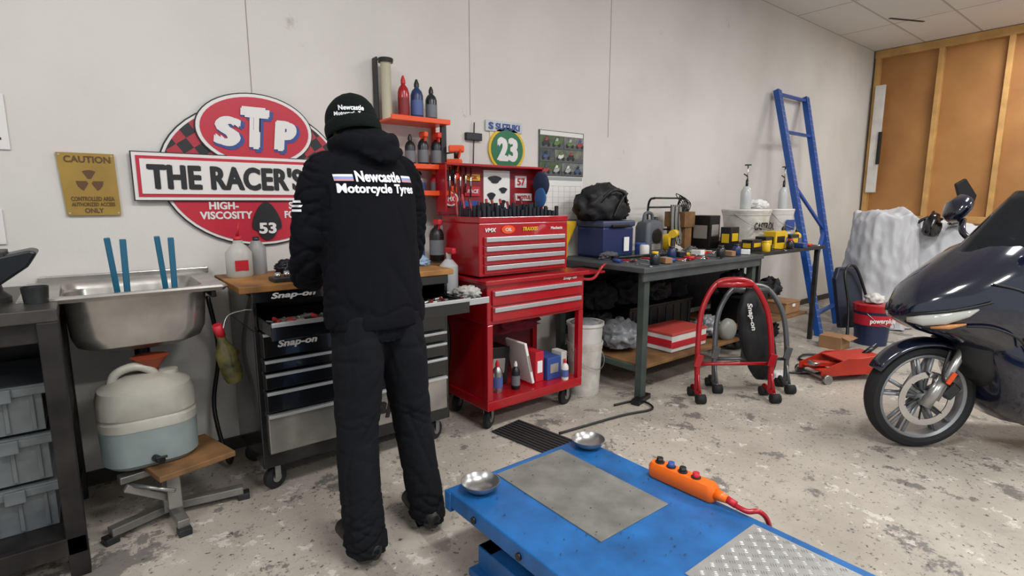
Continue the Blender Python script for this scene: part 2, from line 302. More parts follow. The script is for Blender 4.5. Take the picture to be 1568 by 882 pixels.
# ---------------------------------------------------------------- black tool chest
CB=mat('chest_black','#0d0e11',.2,coat=.4,var=.2);TRIM=mat('drawer_trim','#c4c6c8',.35,.7);MIR=mat('worn_steel_panel','#a9a7a1',.22,.75,var=.45,scale=5)
grp('black_tool_chest',(1.06,2.8,0),world=True)
for x in (.62,1.5):
    for y in(2.62,2.98):castor(x,y,.055,.13,20)
bx('carcass',(.56,2.56,.13),(1.57,3.05,.79),CB,.006)
bx('carcass_back',(.56,3.0,.79),(1.57,3.05,.95),CB);bx('side_l',(.56,2.56,.79),(.58,3.0,.95),CB);bx('side_r',(1.55,2.56,.79),(1.57,3.0,.95),CB)
bx('front_rail',(.56,2.55,.915),(1.57,2.57,.965),CB)
bx('wood_top',(.51,2.54,.965),(1.6,3.08,.995),mat('bench_wood','#a9773c',.55,var=.5,scale=5,dark='#5e3c1c'))
zz=[.2,.4,.51,.595,.66,.785]
for i in range(len(zz)-1):
    a,b=zz[i],zz[i+1];m=MIR if i==0 else CB
    bx('drawer_%d'%(i+1),(.59,2.535,a+.006),(1.54,2.56,b-.004),m,.003);bx('pull_%d'%(i+1),(.59,2.522,b-.02),(1.54,2.54,b-.006),TRIM,.002)
text('badge_big','Snap-on',.42,.12,CB,(1.2,2.533,.3),off=.06,shear=.25);text('badge_small','Snap-on',.18,.042,SW,(.74,2.533,.72),off=.05,shear=.25);text('badge_top','Snap-on',.2,.034,SW,(.74,2.548,.94),off=.05,shear=.25)
bx('open_drawer_base',(.585,2.33,.8),(1.545,2.95,.806),DST,.001);bx('open_drawer_front',(.575,2.315,.79),(1.555,2.335,.865),CB);bx('open_drawer_pull',(.575,2.305,.85),(1.555,2.32,.868),TRIM,.002)
for x in(.58,1.54):bx('open_drawer_side',(x,2.33,.8),(x+.006,2.95,.855),CB,.001)
bx('side_shelf',(1.57,2.4,.815),(1.73,2.95,.83),DST);bx('side_shelf_lip',(1.57,2.39,.81),(1.735,2.4,.845),TRIM,.002)
grp('drawer_hand_tools',(1.06,2.45,.806),world=True)
bm=bmesh.new()
for i in range(110):
    x=random.uniform(.62,1.5);y=random.uniform(2.36,2.54);a=random.uniform(-.4,.4)+math.pi/2*(i%3==0)
    L=random.uniform(.03,.09);p=Vector((x,y,.815+random.random()*.025));q=p+Vector((math.cos(a)*L,math.sin(a)*L*.4,.004));sweep(bm,[p,q],random.uniform(.005,.011),8)
for i in range(22):
    x=.62+i*.04;y=2.4+.03*(i%2);r=.01+.004*(i%3);sweep(bm,[(x,y,.807),(x,y,.84)],r,10)
mk('sockets_and_spanners',bm,STEEL,smooth=False)
bm=bmesh.new()
for i in range(18):
    x=random.uniform(.62,1.7);y=random.uniform(2.42,2.52);sweep(bm,[(x,y,.84),(x+random.uniform(-.05,.05),y+.05,.845)],.009,8)
mk('handles',bm,mat('tool_handle_mix','#a02020',.5,var=1,scale=30,dark='#1a1a1e'))
bm=bmesh.new()
for i in range(8):
    y=2.45+i*.05;sweep(bm,[(1.6,y,.842),(1.7,y+.02,.842)],.008,8)
mk('shelf_tools',bm,STEEL)
grp('hanging_squirt_bottle',(.49,2.68,.55));lathe('body',[(.001,0),(.035,.0),(.044,.03),(.044,.15),(.025,.19),(.018,.21),(.018,.24),(.001,.24)],mat('olive_glass','#5e5a2e',.25,var=.7,dark='#23251a',scale=14),rot=(8,-12,0))
cyl('cap',(-.045,-.03,.22),(-.06,-.04,.275),.02,REDF);tube('wire_hook',[(-.03,0,.24),(0,.02,.3),(.08,.01,.32)],.004,STEEL)
blob('brass_collar',(-.02,0,.13),(.05,.05,.018),mat('brass','#8e6a2a',.4,.8),.1)
grp('cleaner_bottle',(.6,2.93,.995));lathe('body',[(.05,0),(.055,.01),(.055,.12),(.035,.15),(.02,.165),(.02,.18),(.001,.18)],mat('milky_bottle','#b8b6b0',.4),sx=1.1);cyl('cap',(0,0,.175),(0,0,.2),.02,REDF);cyl('spout',(0,0,.2),(.01,0,.27),.008,REDF,.003);box('label',(0,-.055,.06),(.06,.004,.05),REDF)
grp('cleaner_bottle',(.7,3.0,.995));lathe('body',[(.045,0),(.045,.13),(.02,.17),(.001,.17)],mat('grey_bottle','#8d8d8c',.4));cyl('cap',(0,0,.16),(0,0,.19),.016,DGR)
for i,(x,y,s,m) in enumerate(((.83,2.93,.06,DGR),(.93,2.98,.055,mat('rag_grey','#54545a',.9)),(1.02,2.9,.05,BLK),(1.45,2.9,.07,mat('rag_white','#b4b2ac',.9)),(1.54,2.8,.05,mat('rag_blue','#8fa7bd',.9)))):
    grp('shop_rag',(x,y,.995+s*.42));blob('cloth',(0,0,0),(s,s*.8,s*.7),m,.6,2.5,i+1,4,True)
grp('socket_tray',(.82,2.64,.995));box('tray',(0,0,.01),(.3,.1,.02),DST)
for i in range(7):cyl('socket',(-.12+i*.04,0,.015),(-.12+i*.04,0,.04+.005*(i%3)),.013,CHROME)
# ---------------------------------------------------------------- red tool cabinet
grp('red_tool_cabinet',(2.16,2.7,0),world=True)
for x,a in((1.84,30),(2.48,10)):
    for y in(2.55,2.9):castor(x,y,.06,.14,a)
bx('base_tray',(1.77,2.46,.14),(2.55,2.96,.2),RED,.006)
for x in(1.77,2.51):
    bx('post_f',(x,2.46,.2),(x+.04,2.5,.66),RED);bx('post_b',(x,2.92,.2),(x+.04,2.96,.66),RED)
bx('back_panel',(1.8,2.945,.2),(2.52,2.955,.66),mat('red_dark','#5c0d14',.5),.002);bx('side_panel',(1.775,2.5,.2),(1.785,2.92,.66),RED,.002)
bx('drawer_case',(1.77,2.46,.66),(2.55,2.96,.9),RED,.006)
for z in(.68,.775):
    bx('drawer',(1.8,2.448,z),(2.52,2.465,z+.085),RED);bx('pull',(1.81,2.436,z+.055),(2.51,2.452,z+.08),TRIM,.002)
text('badge','Snap-on',.12,.022,SW,(2.42,2.457,.882),shear=.2)
bx('top_lip',(1.75,2.44,.895),(2.58,2.97,.92),RED);bx('side_handle_shelf',(2.58,2.5,.88),(2.8,2.75,.895),RED)
tube('side_handle',[(2.56,2.5,.86),(2.64,2.46,.86),(2.72,2.46,.93),(2.8,2.5,.94)],.01,RED)
bx('top_box',(1.78,2.55,.93),(2.48,2.95,1.24),RED,.006)
for i,z in enumerate((.945,1.0,1.055,1.11)):
    bx('box_drawer',(1.81,2.538,z),(2.45,2.555,z+.05),RED,.003);bx('box_pull',(1.82,2.527,z+.022),(2.44,2.54,z+.049),TRIM,.002)
bx('tray_rim_front',(1.78,2.545,1.24),(2.48,2.56,1.275),RED);bx('tray_rim_side',(2.465,2.55,1.24),(2.48,2.95,1.275),RED);bx('tray_rim_side_l',(1.78,2.55,1.24),(1.795,2.95,1.275),RED)
for s,x,w,m in(('VMX',1.86,.08,SW),('TRAXXIS',2.16,.12,YEL)):
    text('sticker_'+s,s,w,.024,m,(x,2.545,1.2),shear=.2,off=.05)
poly('sticker_oval',ell(1.99,1.2,.05,.025,n=20),2.544,2.549,ORG);text('oval_text','OIL',.05,.02,SW,(1.99,2.542,1.2));text('badge_lock','Mechanic',.1,.018,SW,(2.38,2.545,1.2))
LIDR=mat('lid_inside','#8c141c',.5,var=.4)
bx('lid_back',(1.78,3.0,1.28),(2.58,3.02,1.6),LIDR,.003)
bx('lid_top',(1.78,2.9,1.585),(2.58,3.02,1.6),RED,.003);bx('lid_side_l',(1.78,2.9,1.3),(1.79,3.02,1.6),RED,.002);bx('lid_side_r',(2.57,2.9,1.3),(2.58,3.02,1.6),RED,.002)
bx('lid_paper',(2.13,2.99,1.31),(2.35,2.999,1.57),WPAP,0);bx('lid_sticker_a',(2.4,2.99,1.46),(2.5,2.999,1.54),SW,0);text('st_a','57',.07,.05,SR,(2.45,2.988,1.5));bx('lid_sticker_b',(1.98,2.99,1.4),(2.1,2.999,1.46),SR,0)
for a,b,c,d in((2.22,1.51,.05,.025),(2.29,1.44,.03,.02),(2.19,1.4,.03,.025),(2.29,1.36,.02,.015)):poly('paper_part',[(a+c*math.cos(t)*(1+.3*math.sin(3*t)),b+d*math.sin(t)) for t in [i*.45 for i in range(14)]],2.984,2.99,DGR)
bx('lid_sticker_c',(1.98,2.99,1.5),(2.1,2.999,1.54),YEL,0);text('st_c','NGK',.08,.025,SR,(2.04,2.985,1.52))
text('sticker_race','RACE',.09,.025,SW,(2.04,2.985,1.43),shear=.2);bx('lid_sticker_d',(2.4,2.99,1.37),(2.55,2.999,1.42),SW,0);text('st_d','MOTUL',.12,.025,SR,(2.475,2.985,1.395));bx('lid_sticker_e',(1.82,2.99,1.5),(1.93,2.999,1.57),BLK,0);bx('lid_sticker_f',(1.95,2.99,1.33),(2.1,2.999,1.37),SBL,0)
poly('lid_sticker_round',ell(1.87,1.38,.055,.045,n=20),2.985,2.999,SW);poly('lid_sticker_round_in',ell(1.87,1.38,.045,.036,n=20),2.984,2.999,SR);text('r_txt','MX',.05,.03,SW,(1.87,2.983,1.38))
for i in range(6):cyl('hanging_tool',(1.81+i*.04,2.97,1.42-.03*(i%2)),(1.815+i*.04,2.97,1.58),.006,CHROME)
bm=bmesh.new()
for i in range(60):
    x=1.82+(i%20)*.032;y=2.6+(i//20)*.1;r=.01+.005*random.random();sweep(bm,[(x,y,1.24),(x,y,1.3+.06*random.random())],r,10)
mk('impact_sockets',bm,DGR)
bm=bmesh.new()
for i in range(10):
    x=1.85+i*.06;sweep(bm,[(x,2.88,1.26),(x+.02*random.random(),2.93,1.36+.05*random.random())],.009,8)
mk('screwdrivers',bm,mat('tool_handle_mix'))
bx('magnet_bar',(1.84,3.04,1.55),(1.88,3.06,1.85),BLK)
grp('baseball_cap',(2.53,2.87,1.48));blob('crown',(0,0,0),(.035,.08,.09),mat('cap_navy','#18233f',.8),.1,1,2,3,flat=-1);blob('peak',(-.03,-.03,-.09),(.012,.06,.07),mat('cap_blue','#2b5e92',.7),.1,1,3,3,flat=-1)
for nm,x,y,s,m,r in(('document_folder',2.14,2.62,(.02,.2,.28),WPAP,-14),('red_case',2.26,2.66,(.07,.2,.2),REDF,0),('blue_box',2.37,2.65,(.12,.22,.15),SBL,0),('white_carton',2.47,2.6,(.05,.1,.17),WHT,0),('black_case',2.0,2.76,(.16,.2,.24),BLK,6)):
    grp(nm,(x,y,.2+s[2]/2+(.012 if r else 0)));box('body',(0,0,0),s,m,(0,r,0));box('label',(0,-s[1]/2-.001,.0),(s[0]*.6,.003,s[2]*.4),SEAM if m is not REDF else WPAP,(0,r,0))
bottle('aerosol_can',1.93,2.58,.2,.033,.2,STEEL,REDF);bottle('aerosol_can',1.86,2.6,.2,.03,.16,mat('white_can','#bdbdb8',.4),BLK);bottle('aerosol_can',2.05,2.55,.2,.028,.18,BLK,WHT,lab=LG);bottle('aerosol_can',2.42,2.49,.2,.024,.14,WHT,REDF)
grp('red_rag',(2.15,2.8,.56));blob('cloth',(0,0,0),(.25,.1,.08),mat('rag_red','#6e1420',.9),.5,2,4,4,True)
grp('spray_bottle',(1.68,2.72,.83));lathe('body',[(.05,0),(.055,.02),(.055,.16),(.02,.2),(.001,.2)],mat('clear_plastic','#b7b9ba',.2));box('trigger_head',(0,-.02,.25),(.03,.09,.035),REDF,bev=.008);cyl('neck',(0,0,.19),(0,0,.25),.015,WHT)
bottle('spray_bottle',1.72,2.92,1.0,.045,.26,BLK,REDF,trig=REDF,lab=LG);bottle('spray_bottle',1.64,3.0,.99,.035,.22,REDF,BLK)
grp('crumpled_rag',(1.66,2.5,.86));blob('cloth',(0,0,0),(.07,.07,.035),mat('rag_white'),.6,2.5,3,4,True)
grp('wall_tool_ledge',(1.68,3.0,.96),world=True);bx('ledge',(1.61,2.8,.97),(1.77,3.15,.99),WOOD);bx('leg',(1.64,3.05,0),(1.68,3.1,.97),WOOD)
grp('black_air_hose',(1.66,2.8,.3));
for k in range(4):tube('loop_%d'%k,[(.0,.02*k,.5),(-.05,.02*k,.25),(-.03,.02*k,0),(.03,.02*k,-.02),(.06,.02*k,.25),(.01,.02*k,.5)],.012,BLK)
# ---------------------------------------------------------------- grey workbench
BG=mat('bench_grey','#505557',.5,.3,var=.35,scale=5);BL=mat('bench_leg','#434c48',.55,.2,var=.3)
grp('steel_workbench',(3.6,2.6,0),world=True)
bx('top',(2.84,2.2,.9),(4.4,3.12,.935),BG,.005);bx('apron',(2.86,2.22,.84),(4.38,2.24,.9),BG)
for x in(2.9,4.3):
    for y in(2.24,3.04):bx('leg',(x,y,0),(x+.055,y+.055,.9),BL)
bx('cross_l',(2.91,2.3,.2),(2.94,3.04,.24),BL);bx('cross_r',(4.31,2.3,.2),(4.34,3.04,.24),BL);bx('shelf',(3.0,2.3,.2),(4.35,3.08,.225),WOOD)
bx('back_board',(2.95,3.1,.3),(4.35,3.12,.84),DST)
def bucket(r,h,m,rim=True,handle=True):
    lathe('pail',[(.001,0),(r*.85,0),(r,h),(r*1.04,h),(r*1.04,h-.02),(r*1.01,h-.03),(r*1.0,h-.05)],m)
    if handle:tube('bail',[(r*1.03,0,h-.04),(r*.9,-r*.7,h-.13),(0,-r*1.15,h-.18),(-r*.9,-r*.7,h-.13),(-r*1.03,0,h-.04)],.003,STEEL)
CLR=mat('clear_bag','#8e9093',.25,var=.35,scale=8)
grp('paint_bucket',(2.76,2.64,0.0));bucket(.125,.38,mat('dirty_white','#cfccc2',.45,var=.25,scale=14));lathe('inner_pail',[(.115,.34),(.127,.52),(.135,.52),(.135,.5),(.125,.49)],WHT)
blob('contents',(0,0,.5),(.11,.11,.04),CLR,.4,2,3,3,True)
grp('cool_box',(3.27,2.93,.935));box('tub',(0,0,.12),(.36,.28,.24),NAVY,bev=.02);box('lid',(0,0,.26),(.38,.3,.05),mat('lid_grey','#3e4660',.4),bev=.015);box('tag',(0.08,-.15,.1),(.06,.006,.11),WPAP);box('handle',(0,-.155,.245),(.2,.02,.02),BLK)
grp('black_duffel_bag',(3.23,2.93,1.225));NYL=mat('nylon_black','#131417',.6,bump=.3,scale=12);blob('bag',(0,0,.1),(.25,.17,.17),NYL,.3,1.8,7,4,True,-.6);tube('strap',[(-.16,-.1,.12),(-.08,-.17,.22),(.05,-.17,.2),(.14,-.12,.1)],.012,BLK);tube('strap_b',[(-.05,-.16,.02),(.02,-.18,.16),(.12,-.14,.2)],.01,BLK)
grp('yellow_funnel',(2.95,3.05,.935));lathe('cone',[(.015,0),(.018,.1),(.08,.25),(.08,.28),(.075,.28)],YEL)
grp('grey_fluid_container',(3.72,2.85,.935))
GC=mat('grey_plastic','#55595f',.45)
rrloft('body',0,0,[(.2,.13,.03,0),(.22,.15,.035,.015),(.22,.15,.035,.22),(.19,.13,.035,.26),(.12,.08,.03,.28)],GC,True)
tube('handle',[(-.08,0,.25),(-.06,0,.33),(.02,0,.33),(.04,0,.27)],.014,GC);lathe('ring_dial',[(.05,0),(.06,.01),(.05,.012)],BLK,(0,-.076,.15),rot=(90,0,0));cyl('cap',(.075,0,.26),(.08,0,.3),.022,BLK);box('label',(0,-.076,.06),(.12,.004,.05),SEAM)
grp('white_red_carton',(3.65,2.52,.225));box('carton',(0,0,.07),(.46,.3,.13),WHT);box('red_face',(0,-.152,.06),(.46,.004,.05),REDF);box('red_end',(-.232,0,.07),(.004,.3,.06),REDF);box('lid',(0,0,.142),(.47,.31,.02),mat('lid_red','#b8433c',.6))
grp('black_crate',(3.85,2.92,.225));box('body',(0,0,.14),(.86,.28,.26),BLK,bev=.01);box('rim',(0,0,.275),(.88,.3,.02),BLK)
for q in range(8):box('rib',(-.38+q*.11,-.143,.14),(.02,.008,.22),DST)
for i,(x,y,z,s,m) in enumerate(((3.2,2.68,.34,.16,CLR),(4.1,2.5,.31,.12,CLR),(3.55,2.9,.62,.17,DCL),(3.85,2.9,.62,.17,NYL),(4.12,2.9,.61,.16,DCL),(3.2,2.95,.36,.17,NYL),(3.2,2.92,.6,.15,DCL))):
    grp('plastic_bag',(x,y,z));blob('bag',(0,0,0),(s,s*.8,s*.8),m,.5,2.2,i+9,4,True)
grp('display_rack_frame',(4.15,2.95,.935))
for x in(-.22,.22):tube('upright',[(x,.08,0),(x,.08,.4),(x-.02,0,.46)],.01,BLK)
tube('crossbar',[(-.22,.08,.38),(.22,.08,.38)],.008,BLK,1);tube('crossbar',[(-.24,0,.46),(.2,0,.46)],.008,BLK,1);tube('crossbar',[(-.22,.08,.18),(.22,.08,.18)],.008,BLK,1)
for k in range(11):
    tube('hanging_loop_%d'%k,[(-.0+k*.02,.0,.4),(-.04+k*.018,-.03,.25),(-.02+k*.02,-.03,.08),(.06+k*.015,-.03,.06),(.09+k*.012,-.02,.25),(.03+k*.02,0,.4)],.006,mat('cable_grey','#8a8880',.5) if k%3 else BLK)
grp('yellow_strap_roll',(3.95,2.86,.935));lathe('roll',[(.03,0),(.07,.0),(.075,.03),(.07,.07),(.03,.07)],YEL,(0,0,.078),rot=(80,0,10));
grp('wooden_block_rack',(4.33,2.98,.935));box('block',(0,0,.1),(.1,.2,.2),WOOD);box('block_b',(0,0,.27),(.16,.22,.14),WOOD)
for k in range(5):tube('wire_%d'%k,[(-.02,-.05,.33),(.03*k-.05,-.05,.4),(.05*k-.1,-.02,.5-.02*k),(.08-.03*k,-.05,.42),(.05,-.05,.33)],.004,BLK)
cells=[(2.96+.118*c,2.3+.2*r,.936) for r in range(2) for c in range(12)]+[(4.6+.22*c,2.29,.941) for c in range(5)]
for i,(x,y,z) in enumerate(cells):
    k=(i*7+i//5)%5
    grp(['spanner','screwdriver','small_jar','pliers','parts_packet'][k],(x,y,z),random.uniform(75,105))
    if k==0:
        poly('shaft',[(-.06,-.006),(.06,-.006),(.06,.006),(-.06,.006)],0,.006,CHROME,rot=(90,0,0),loc=(0,0,.006));lathe('ring',[(.008,0),(.016,0),(.016,.008),(.008,.008)],CHROME,(.07,0,0),16);lathe('jaw',[(.007,0),(.017,0),(.017,.008),(.007,.008)],CHROME,(-.07,0,0),6)
    elif k==1:
        cyl('handle',(0,0,.014),(.08,0,.014),.013,random.choice([REDF,YEL,ORG,SBL]));cyl('blade',(-.08,0,.014),(0,0,.014),.004,CHROME)
    elif k==2:
        lathe('jar',[(.03,0),(.034,.01),(.034,.06),(.022,.075),(.001,.075)],random.choice([WHT,DBL,YEL,DGR]));cyl('cap',(0,0,.07),(0,0,.09),.022,random.choice([REDF,BLK,YEL]))
    elif k==3:
        for s in(-1,1):tube('arm',[(-.04,-.008*s,.01),(0,0,.01),(.04,.022*s,.01),(.09,.016*s,.01)],.006,REDF if s>0 else DGR)
        cyl('pivot',(0,0,.002),(0,0,.018),.01,CHROME)
    else:
        m=random.choice([WPAP,CARD,SBL,DGR]);box('packet',(0,0,.022),(.09,.06,.04),m,(0,0,random.uniform(-20,20)));box('packet_label',(0,0,.043),(.06,.035,.002),SEAM,(0,0,0),0)
grp('paper_sheet',(4.2,2.68,.936),20);box('sheet',(0,0,.003),(.2,.18,.004),WPAP,bev=0);box('booklet',(.02,.01,.009),(.14,.12,.008),mat('book_cover','#9c9ea4',.4),(0,0,12))
grp('torque_wrench',(3.35,2.64,.936),-6);cyl('shaft',(-.25,0,.016),(.15,0,.016),.012,BLK);cyl('grip',(.15,0,.018),(.28,0,.018),.017,DST);lathe('head',[(.001,0),(.028,0),(.028,.03),(.001,.03)],BLK,(-.26,0,0))
grp('cordless_drill',(3.8,2.66,.936),25);cyl('motor',(-.08,0,.17),(.06,0,.17),.032,YEL);cyl('chuck',(.06,0,.17),(.13,0,.17),.022,BLK,.014);box('handle',(-.04,0,.1),(.04,.035,.13),BLK,(0,12,0),.01);box('battery',(-.02,0,.025),(.11,.06,.05),BLK,bev=.008)
grp('oil_filter',(3.55,2.8,.936));lathe('can',[(.04,0),(.045,.01),(.045,.09),(.035,.1),(.001,.1)],SBL)
grp('oil_filter',(3.5,2.68+.04,.936));lathe('can',[(.035,0),(.038,.01),(.038,.08),(.03,.09),(.001,.09)],WHT)
grp('drive_chain',(4.05,2.66,.945))
bm=bmesh.new()
for t in range(70):
    a=t*.33;r=.09-.0009*t;bmesh.ops.create_cube(bm,size=1,matrix=Matrix.Translation((r*math.cos(a),r*.7*math.sin(a),.004+.0006*t))@Matrix.Rotation(a+1.57,4,'Z')@Matrix.Diagonal((.014,.009,.008,1)))
mk('links',bm,STEEL)
for x,y in((4.0,2.8),(3.1,2.74)):
    grp('crumpled_rag',(x,y,.955));blob('cloth',(0,0,0),(.08,.055,.035),mat('rag_white') if x>3.5 else mat('rag_grey'),.6,2.5,x,4,True)
# ---------------------------------------------------------------- second workbench
grp('wooden_workbench',(5.0,2.6,0),world=True)
bx('top',(4.45,2.25,.91),(5.7,3.12,.94),DST)
for x in(4.48,5.62):
    for y in(2.28,3.04):bx('leg',(x,y,0),(x+.04,y+.04,.91),DST)
bx('shelf',(4.46,2.35,.25),(5.66,3.05,.275),WOOD);bx('riser',(4.72,2.46,.94),(5.66,3.1,1.0),WOOD);bx('back_board',(4.5,3.1,.3),(5.65,3.12,.86),DST)
grp('white_bucket',(4.99,2.7,1.0));bucket(.215,.29,mat('dirty_white'));lathe('lid',[(.001,.295),(.22,.295),(.226,.282)],WHT);text('brand','CASTROL',.25,.07,SB,(-.05,-.209,.14),rot=(90,0,-14),shear=.2,off=.05)
grp('white_bucket',(5.47,2.62,1.0));bucket(.135,.29,WHT);lathe('lid',[(.001,.295),(.14,.295),(.144,.28)],WHT);box('label',(-.03,-.133,.14),(.12,.006,.1),SBL,(0,0,-12))
for x,y,s in((4.93,2.68,1.0),(5.49,2.6,.85)):
    grp('fluid_syringe_bottle',(x,y,1.296));lathe('bottle',[(.045*s,0),(.05*s,.01),(.05*s,.16),(.03*s,.2),(.02*s,.21),(.001,.21)],mat('clear_plastic'));cyl('pump',(0,0,.2),(0,0,.27),.012,DGR);tube('nozzle',[(0,0,.26),(0,0,.3),(-.06,0,.32)],.006,DGR)
    lathe('plunger',[(.03,.4),(.03,.41),(.001,.41)],BLK,(0,0,-.0));cyl('plunger_rod',(0,0,.27),(0,0,.4),.005,CHROME)
for nm,x,y,s,m,l in(('yellow_parts_box',4.95,2.39,(.2,.11,.16),YEL,BLK),('black_yellow_carton',4.56,2.4,(.16,.1,.1),DGR,YEL),('black_yellow_carton',4.58,2.62,(.14,.1,.2),DGR,YEL),('black_yellow_carton',4.75,2.39,(.12,.1,.12),DGR,YEL),('black_yellow_carton',5.24,2.39,(.16,.1,.12),DGR,YEL),('black_parts_box',4.55,2.85,(.16,.2,.3),BLK,SEAM)):
    grp(nm,(x,y,.94));box('body',(0,0,s[2]/2),s,m);box('label',(0,-s[1]/2-.001,s[2]*.55),(s[0]*.7,.003,s[2]*.35),l,bev=0);box('side_label',(-s[0]/2-.001,0,s[2]*.5),(.003,s[1]*.7,s[2]*.4),l,bev=0)
bottle('yellow_fluid_bottle',5.1,2.39,.94,.04,.2,YEL,BLK);bottle('yellow_fluid_bottle',5.38,2.39,.94,.04,.17,YEL,BLK)
grp('crumpled_paper',(5.05,2.72,1.33));blob('sheet',(0.15,0,0),(.12,.1,.05),WPAP,.6,2.5,3,4,True)
for nm,x,y,z,s,m in(('cardboard_box',5.45,2.55,.275,(.3,.3,.1),CARD),('black_toolbox',4.75,2.62,.275,(.35,.3,.22),BLK),('grey_carry_case',5.1,2.7,.275,(.26,.3,.3),DST)):
    grp(nm,(x,y,z));box('body',(0,0,s[2]/2),s,m,bev=.008);box('lid',(0,0,s[2]+.008),(s[0]*1.03,s[1]*1.03,.015),m);box('latch',(0,-s[1]/2-.005,s[2]*.8),(.05,.01,.03),WPAP)
for i,(x,y,z,s) in enumerate(((4.75,2.6,.1,.16),(5.3,2.6,.1,.16),(4.75,2.65,.6,.16),(5.45,2.65,.49,.14))):
    grp('black_cloth_bag',(x,y,z));blob('bag',(0,0,0),(s*1.1,s*.7,s*.8),NYL,.4,2,5+i,4,True)
grp('grey_tank',(4.18,2.36,.3));blob('tank',(0,0,0),(.1,.06,.1),mat('tank_grey','#8c8c84',.4),.06,1,1,4,flat=-.9)
grp('cardboard_box',(5.5,2.02,.0));box('body',(0,0,.06),(.2,.2,.12),CARD);box('flap',(0,-.13,.115),(.2,.07,.004),CARD,(20,0,0),0)
# ---------------------------------------------------------------- left bench and crates
DB=mat('bench_dark','#2e2b2a',.45,.5,var=.5,scale=8,dark='#1a1817')
grp('dark_steel_bench',(-.6,2.75,0),world=True)
bx('top',(-1.6,2.4,.955),(-.09,3.15,1.0),mat('bench_top_dark','#4e4b48',.4,.5,var=.4,scale=6));bx('apron',(-1.6,2.43,.88),(-.1,2.45,.955),DB)
bx('leg',(-.15,2.4,0),(-.09,2.47,.955),DB);bx('leg',(-.15,3.05,0),(-.09,3.12,.955),DB);bx('leg',(-1.58,2.4,0),(-1.5,2.47,.955),DB)
bx('side_plate',(-.105,2.47,.5),(-.095,3.05,.955),DB);bx('low_shelf',(-1.58,2.42,.12),(-.1,3.1,.15),DB);bx('low_rail',(-1.6,2.4,.09),(-.09,2.43,.16),DB)
bx('back_panel',(-1.6,3.12,.15),(-.1,3.14,.95),DB)
CR=mat('crate_clear','#74797b',.2,trans=.3,var=.35,scale=6)
for k in range(3):
    grp('storage_crate',(-.38,2.78,.15+k*.19))
    for s in(-1,1):box('side',(0,s*.21,.08),(.42,.008,.16),CR);box('end',(s*.205,0,.08),(.008,.42,.16),CR)
    for q in range(6):box('rib',(-.18+q*.072,-.217,.075),(.012,.008,.13),CR,bev=.001)
    box('base',(0,0,.006),(.42,.42,.01),CR);box('rim',(0,-.22,.155),(.45,.02,.03),CR);box('rim_r',(.212,0,.155),(.02,.44,.03),CR);box('lid',(0,0,.172),(.45,.45,.012),CR);box('contents',(0,0,.06),(.36,.36,.1),mat('crate_parts','#3e4042',.6,var=.8,scale=25));box('clip',(.1,-.235,.15),(.06,.012,.05),CR)
grp('bench_vise',(-.22,2.68,1.0));VB=mat('vise_black','#11161a',.35,.3)
lathe('base',[(.06,0),(.06,.02),(.04,.04),(.035,.07),(.001,.07)],DST,(-.06,0,0));poly('body',[(-.3,.06),(-.02,.07),(.06,.13),(.09,.18),(.07,.19),(-.02,.17),(-.3,.17)],-.09,.09,VB,bev=.008);box('jaw',(-.14,0,.19),(.1,.16,.05),VB,bev=.008);box('jaw_face',(-.02,0,.178),(.04,.17,.02),DST)
grp('steel_cup',(-.15,2.58,1.0));lathe('cup',[(.001,.0),(.035,0),(.04,.06),(.037,.06),(.033,.01)],DST)
# ---------------------------------------------------------------- sink
SST=mat('stainless','#b3b0aa',.28,.8,var=.25,scale=7)
grp('wash_sink',(.15,2.9,.8),world=True)
bx('drainer_left',(-.21,2.61,.99),(-.09,3.17,1.004),SST,.004)
rrloft('basin',.15,2.885,[(.64,.57,.02,.985),(.66,.59,.02,1.0),(.65,.58,.02,1.008),(.5,.43,.06,1.002),(.47,.39,.07,.97),(.44,.36,.08,.8),(.38,.3,.1,.765)],SST)
rrloft('bowl_outside',.165,2.875,[(.52,.43,.06,.985),(.5,.41,.08,.97),(.48,.39,.09,.82),(.45,.36,.12,.77),(.36,.28,.12,.745),(.2,.15,.07,.742)],SST)
bx('splashback',(-.17,3.165,1.0),(.5,3.195,1.03),SST);lathe('waste',[(.03,.65),(.03,.75),(.05,.76)],DGR,(.165,2.875,0));bx('wall_bracket_l',(-.12,2.7,.94),(-.1,3.19,.97),DST);bx('wall_bracket_r',(.43,2.7,.94),(.45,3.19,.97),DST)
TEAL=mat('teal_plastic','#155c78',.4)
for x,y in((.115,2.83),(.29,2.83)):
    grp('teal_tyre_lever',(x,y,.775))
    box('blade_a',(-.018,0,.22),(.022,.012,.44),TEAL,(4,-4,0));box('blade_b',(.018,.005,.215),(.024,.012,.43),TEAL,(-3,1,0));cyl('ferrule',(0,0,.005),(0,0,.03),.03,TEAL)
grp('wheeled_can_stand',(.2,2.66,0))
ALU=mat('grey_metal_bar','#8f8d88',.4,.6,var=.3)
box('board',(.06,-.03,.265),(.3,.3,.025),WOOD,(0,0,14));box('tray_rail',(-.02,-.02,.24),(.32,.05,.03),ALU,(0,0,10));box('post',(0,-.02,.14),(.07,.07,.2),ALU)
for a,L in((200,.24),(350,.28),(275,.2),(90,.2)):
    dx,dy=math.cos(R(a)),math.sin(R(a));box('leg',(dx*L/2,dy*L/2,.045),(L,.045,.035),ALU,(0,0,a));box('foot',(dx*L,dy*L,.015),(.05,.05,.03),DST,(0,0,a))
cyl('clamp_rod',(-.14,-.13,.24),(.0,-.2,.2),.008,STEEL);box('bracket',(0,-.14,.17),(.05,.03,.14),ALU);box('brace',(-.08,-.12,.18),(.2,.02,.03),ALU,(0,35,10))
grp('white_jerry_can',(.15,2.7,.279))
JC=mat('milky_can','#b2afa3',.35,var=.3,scale=5);JB=mat('blue_fluid','#84908f',.3,var=.2)
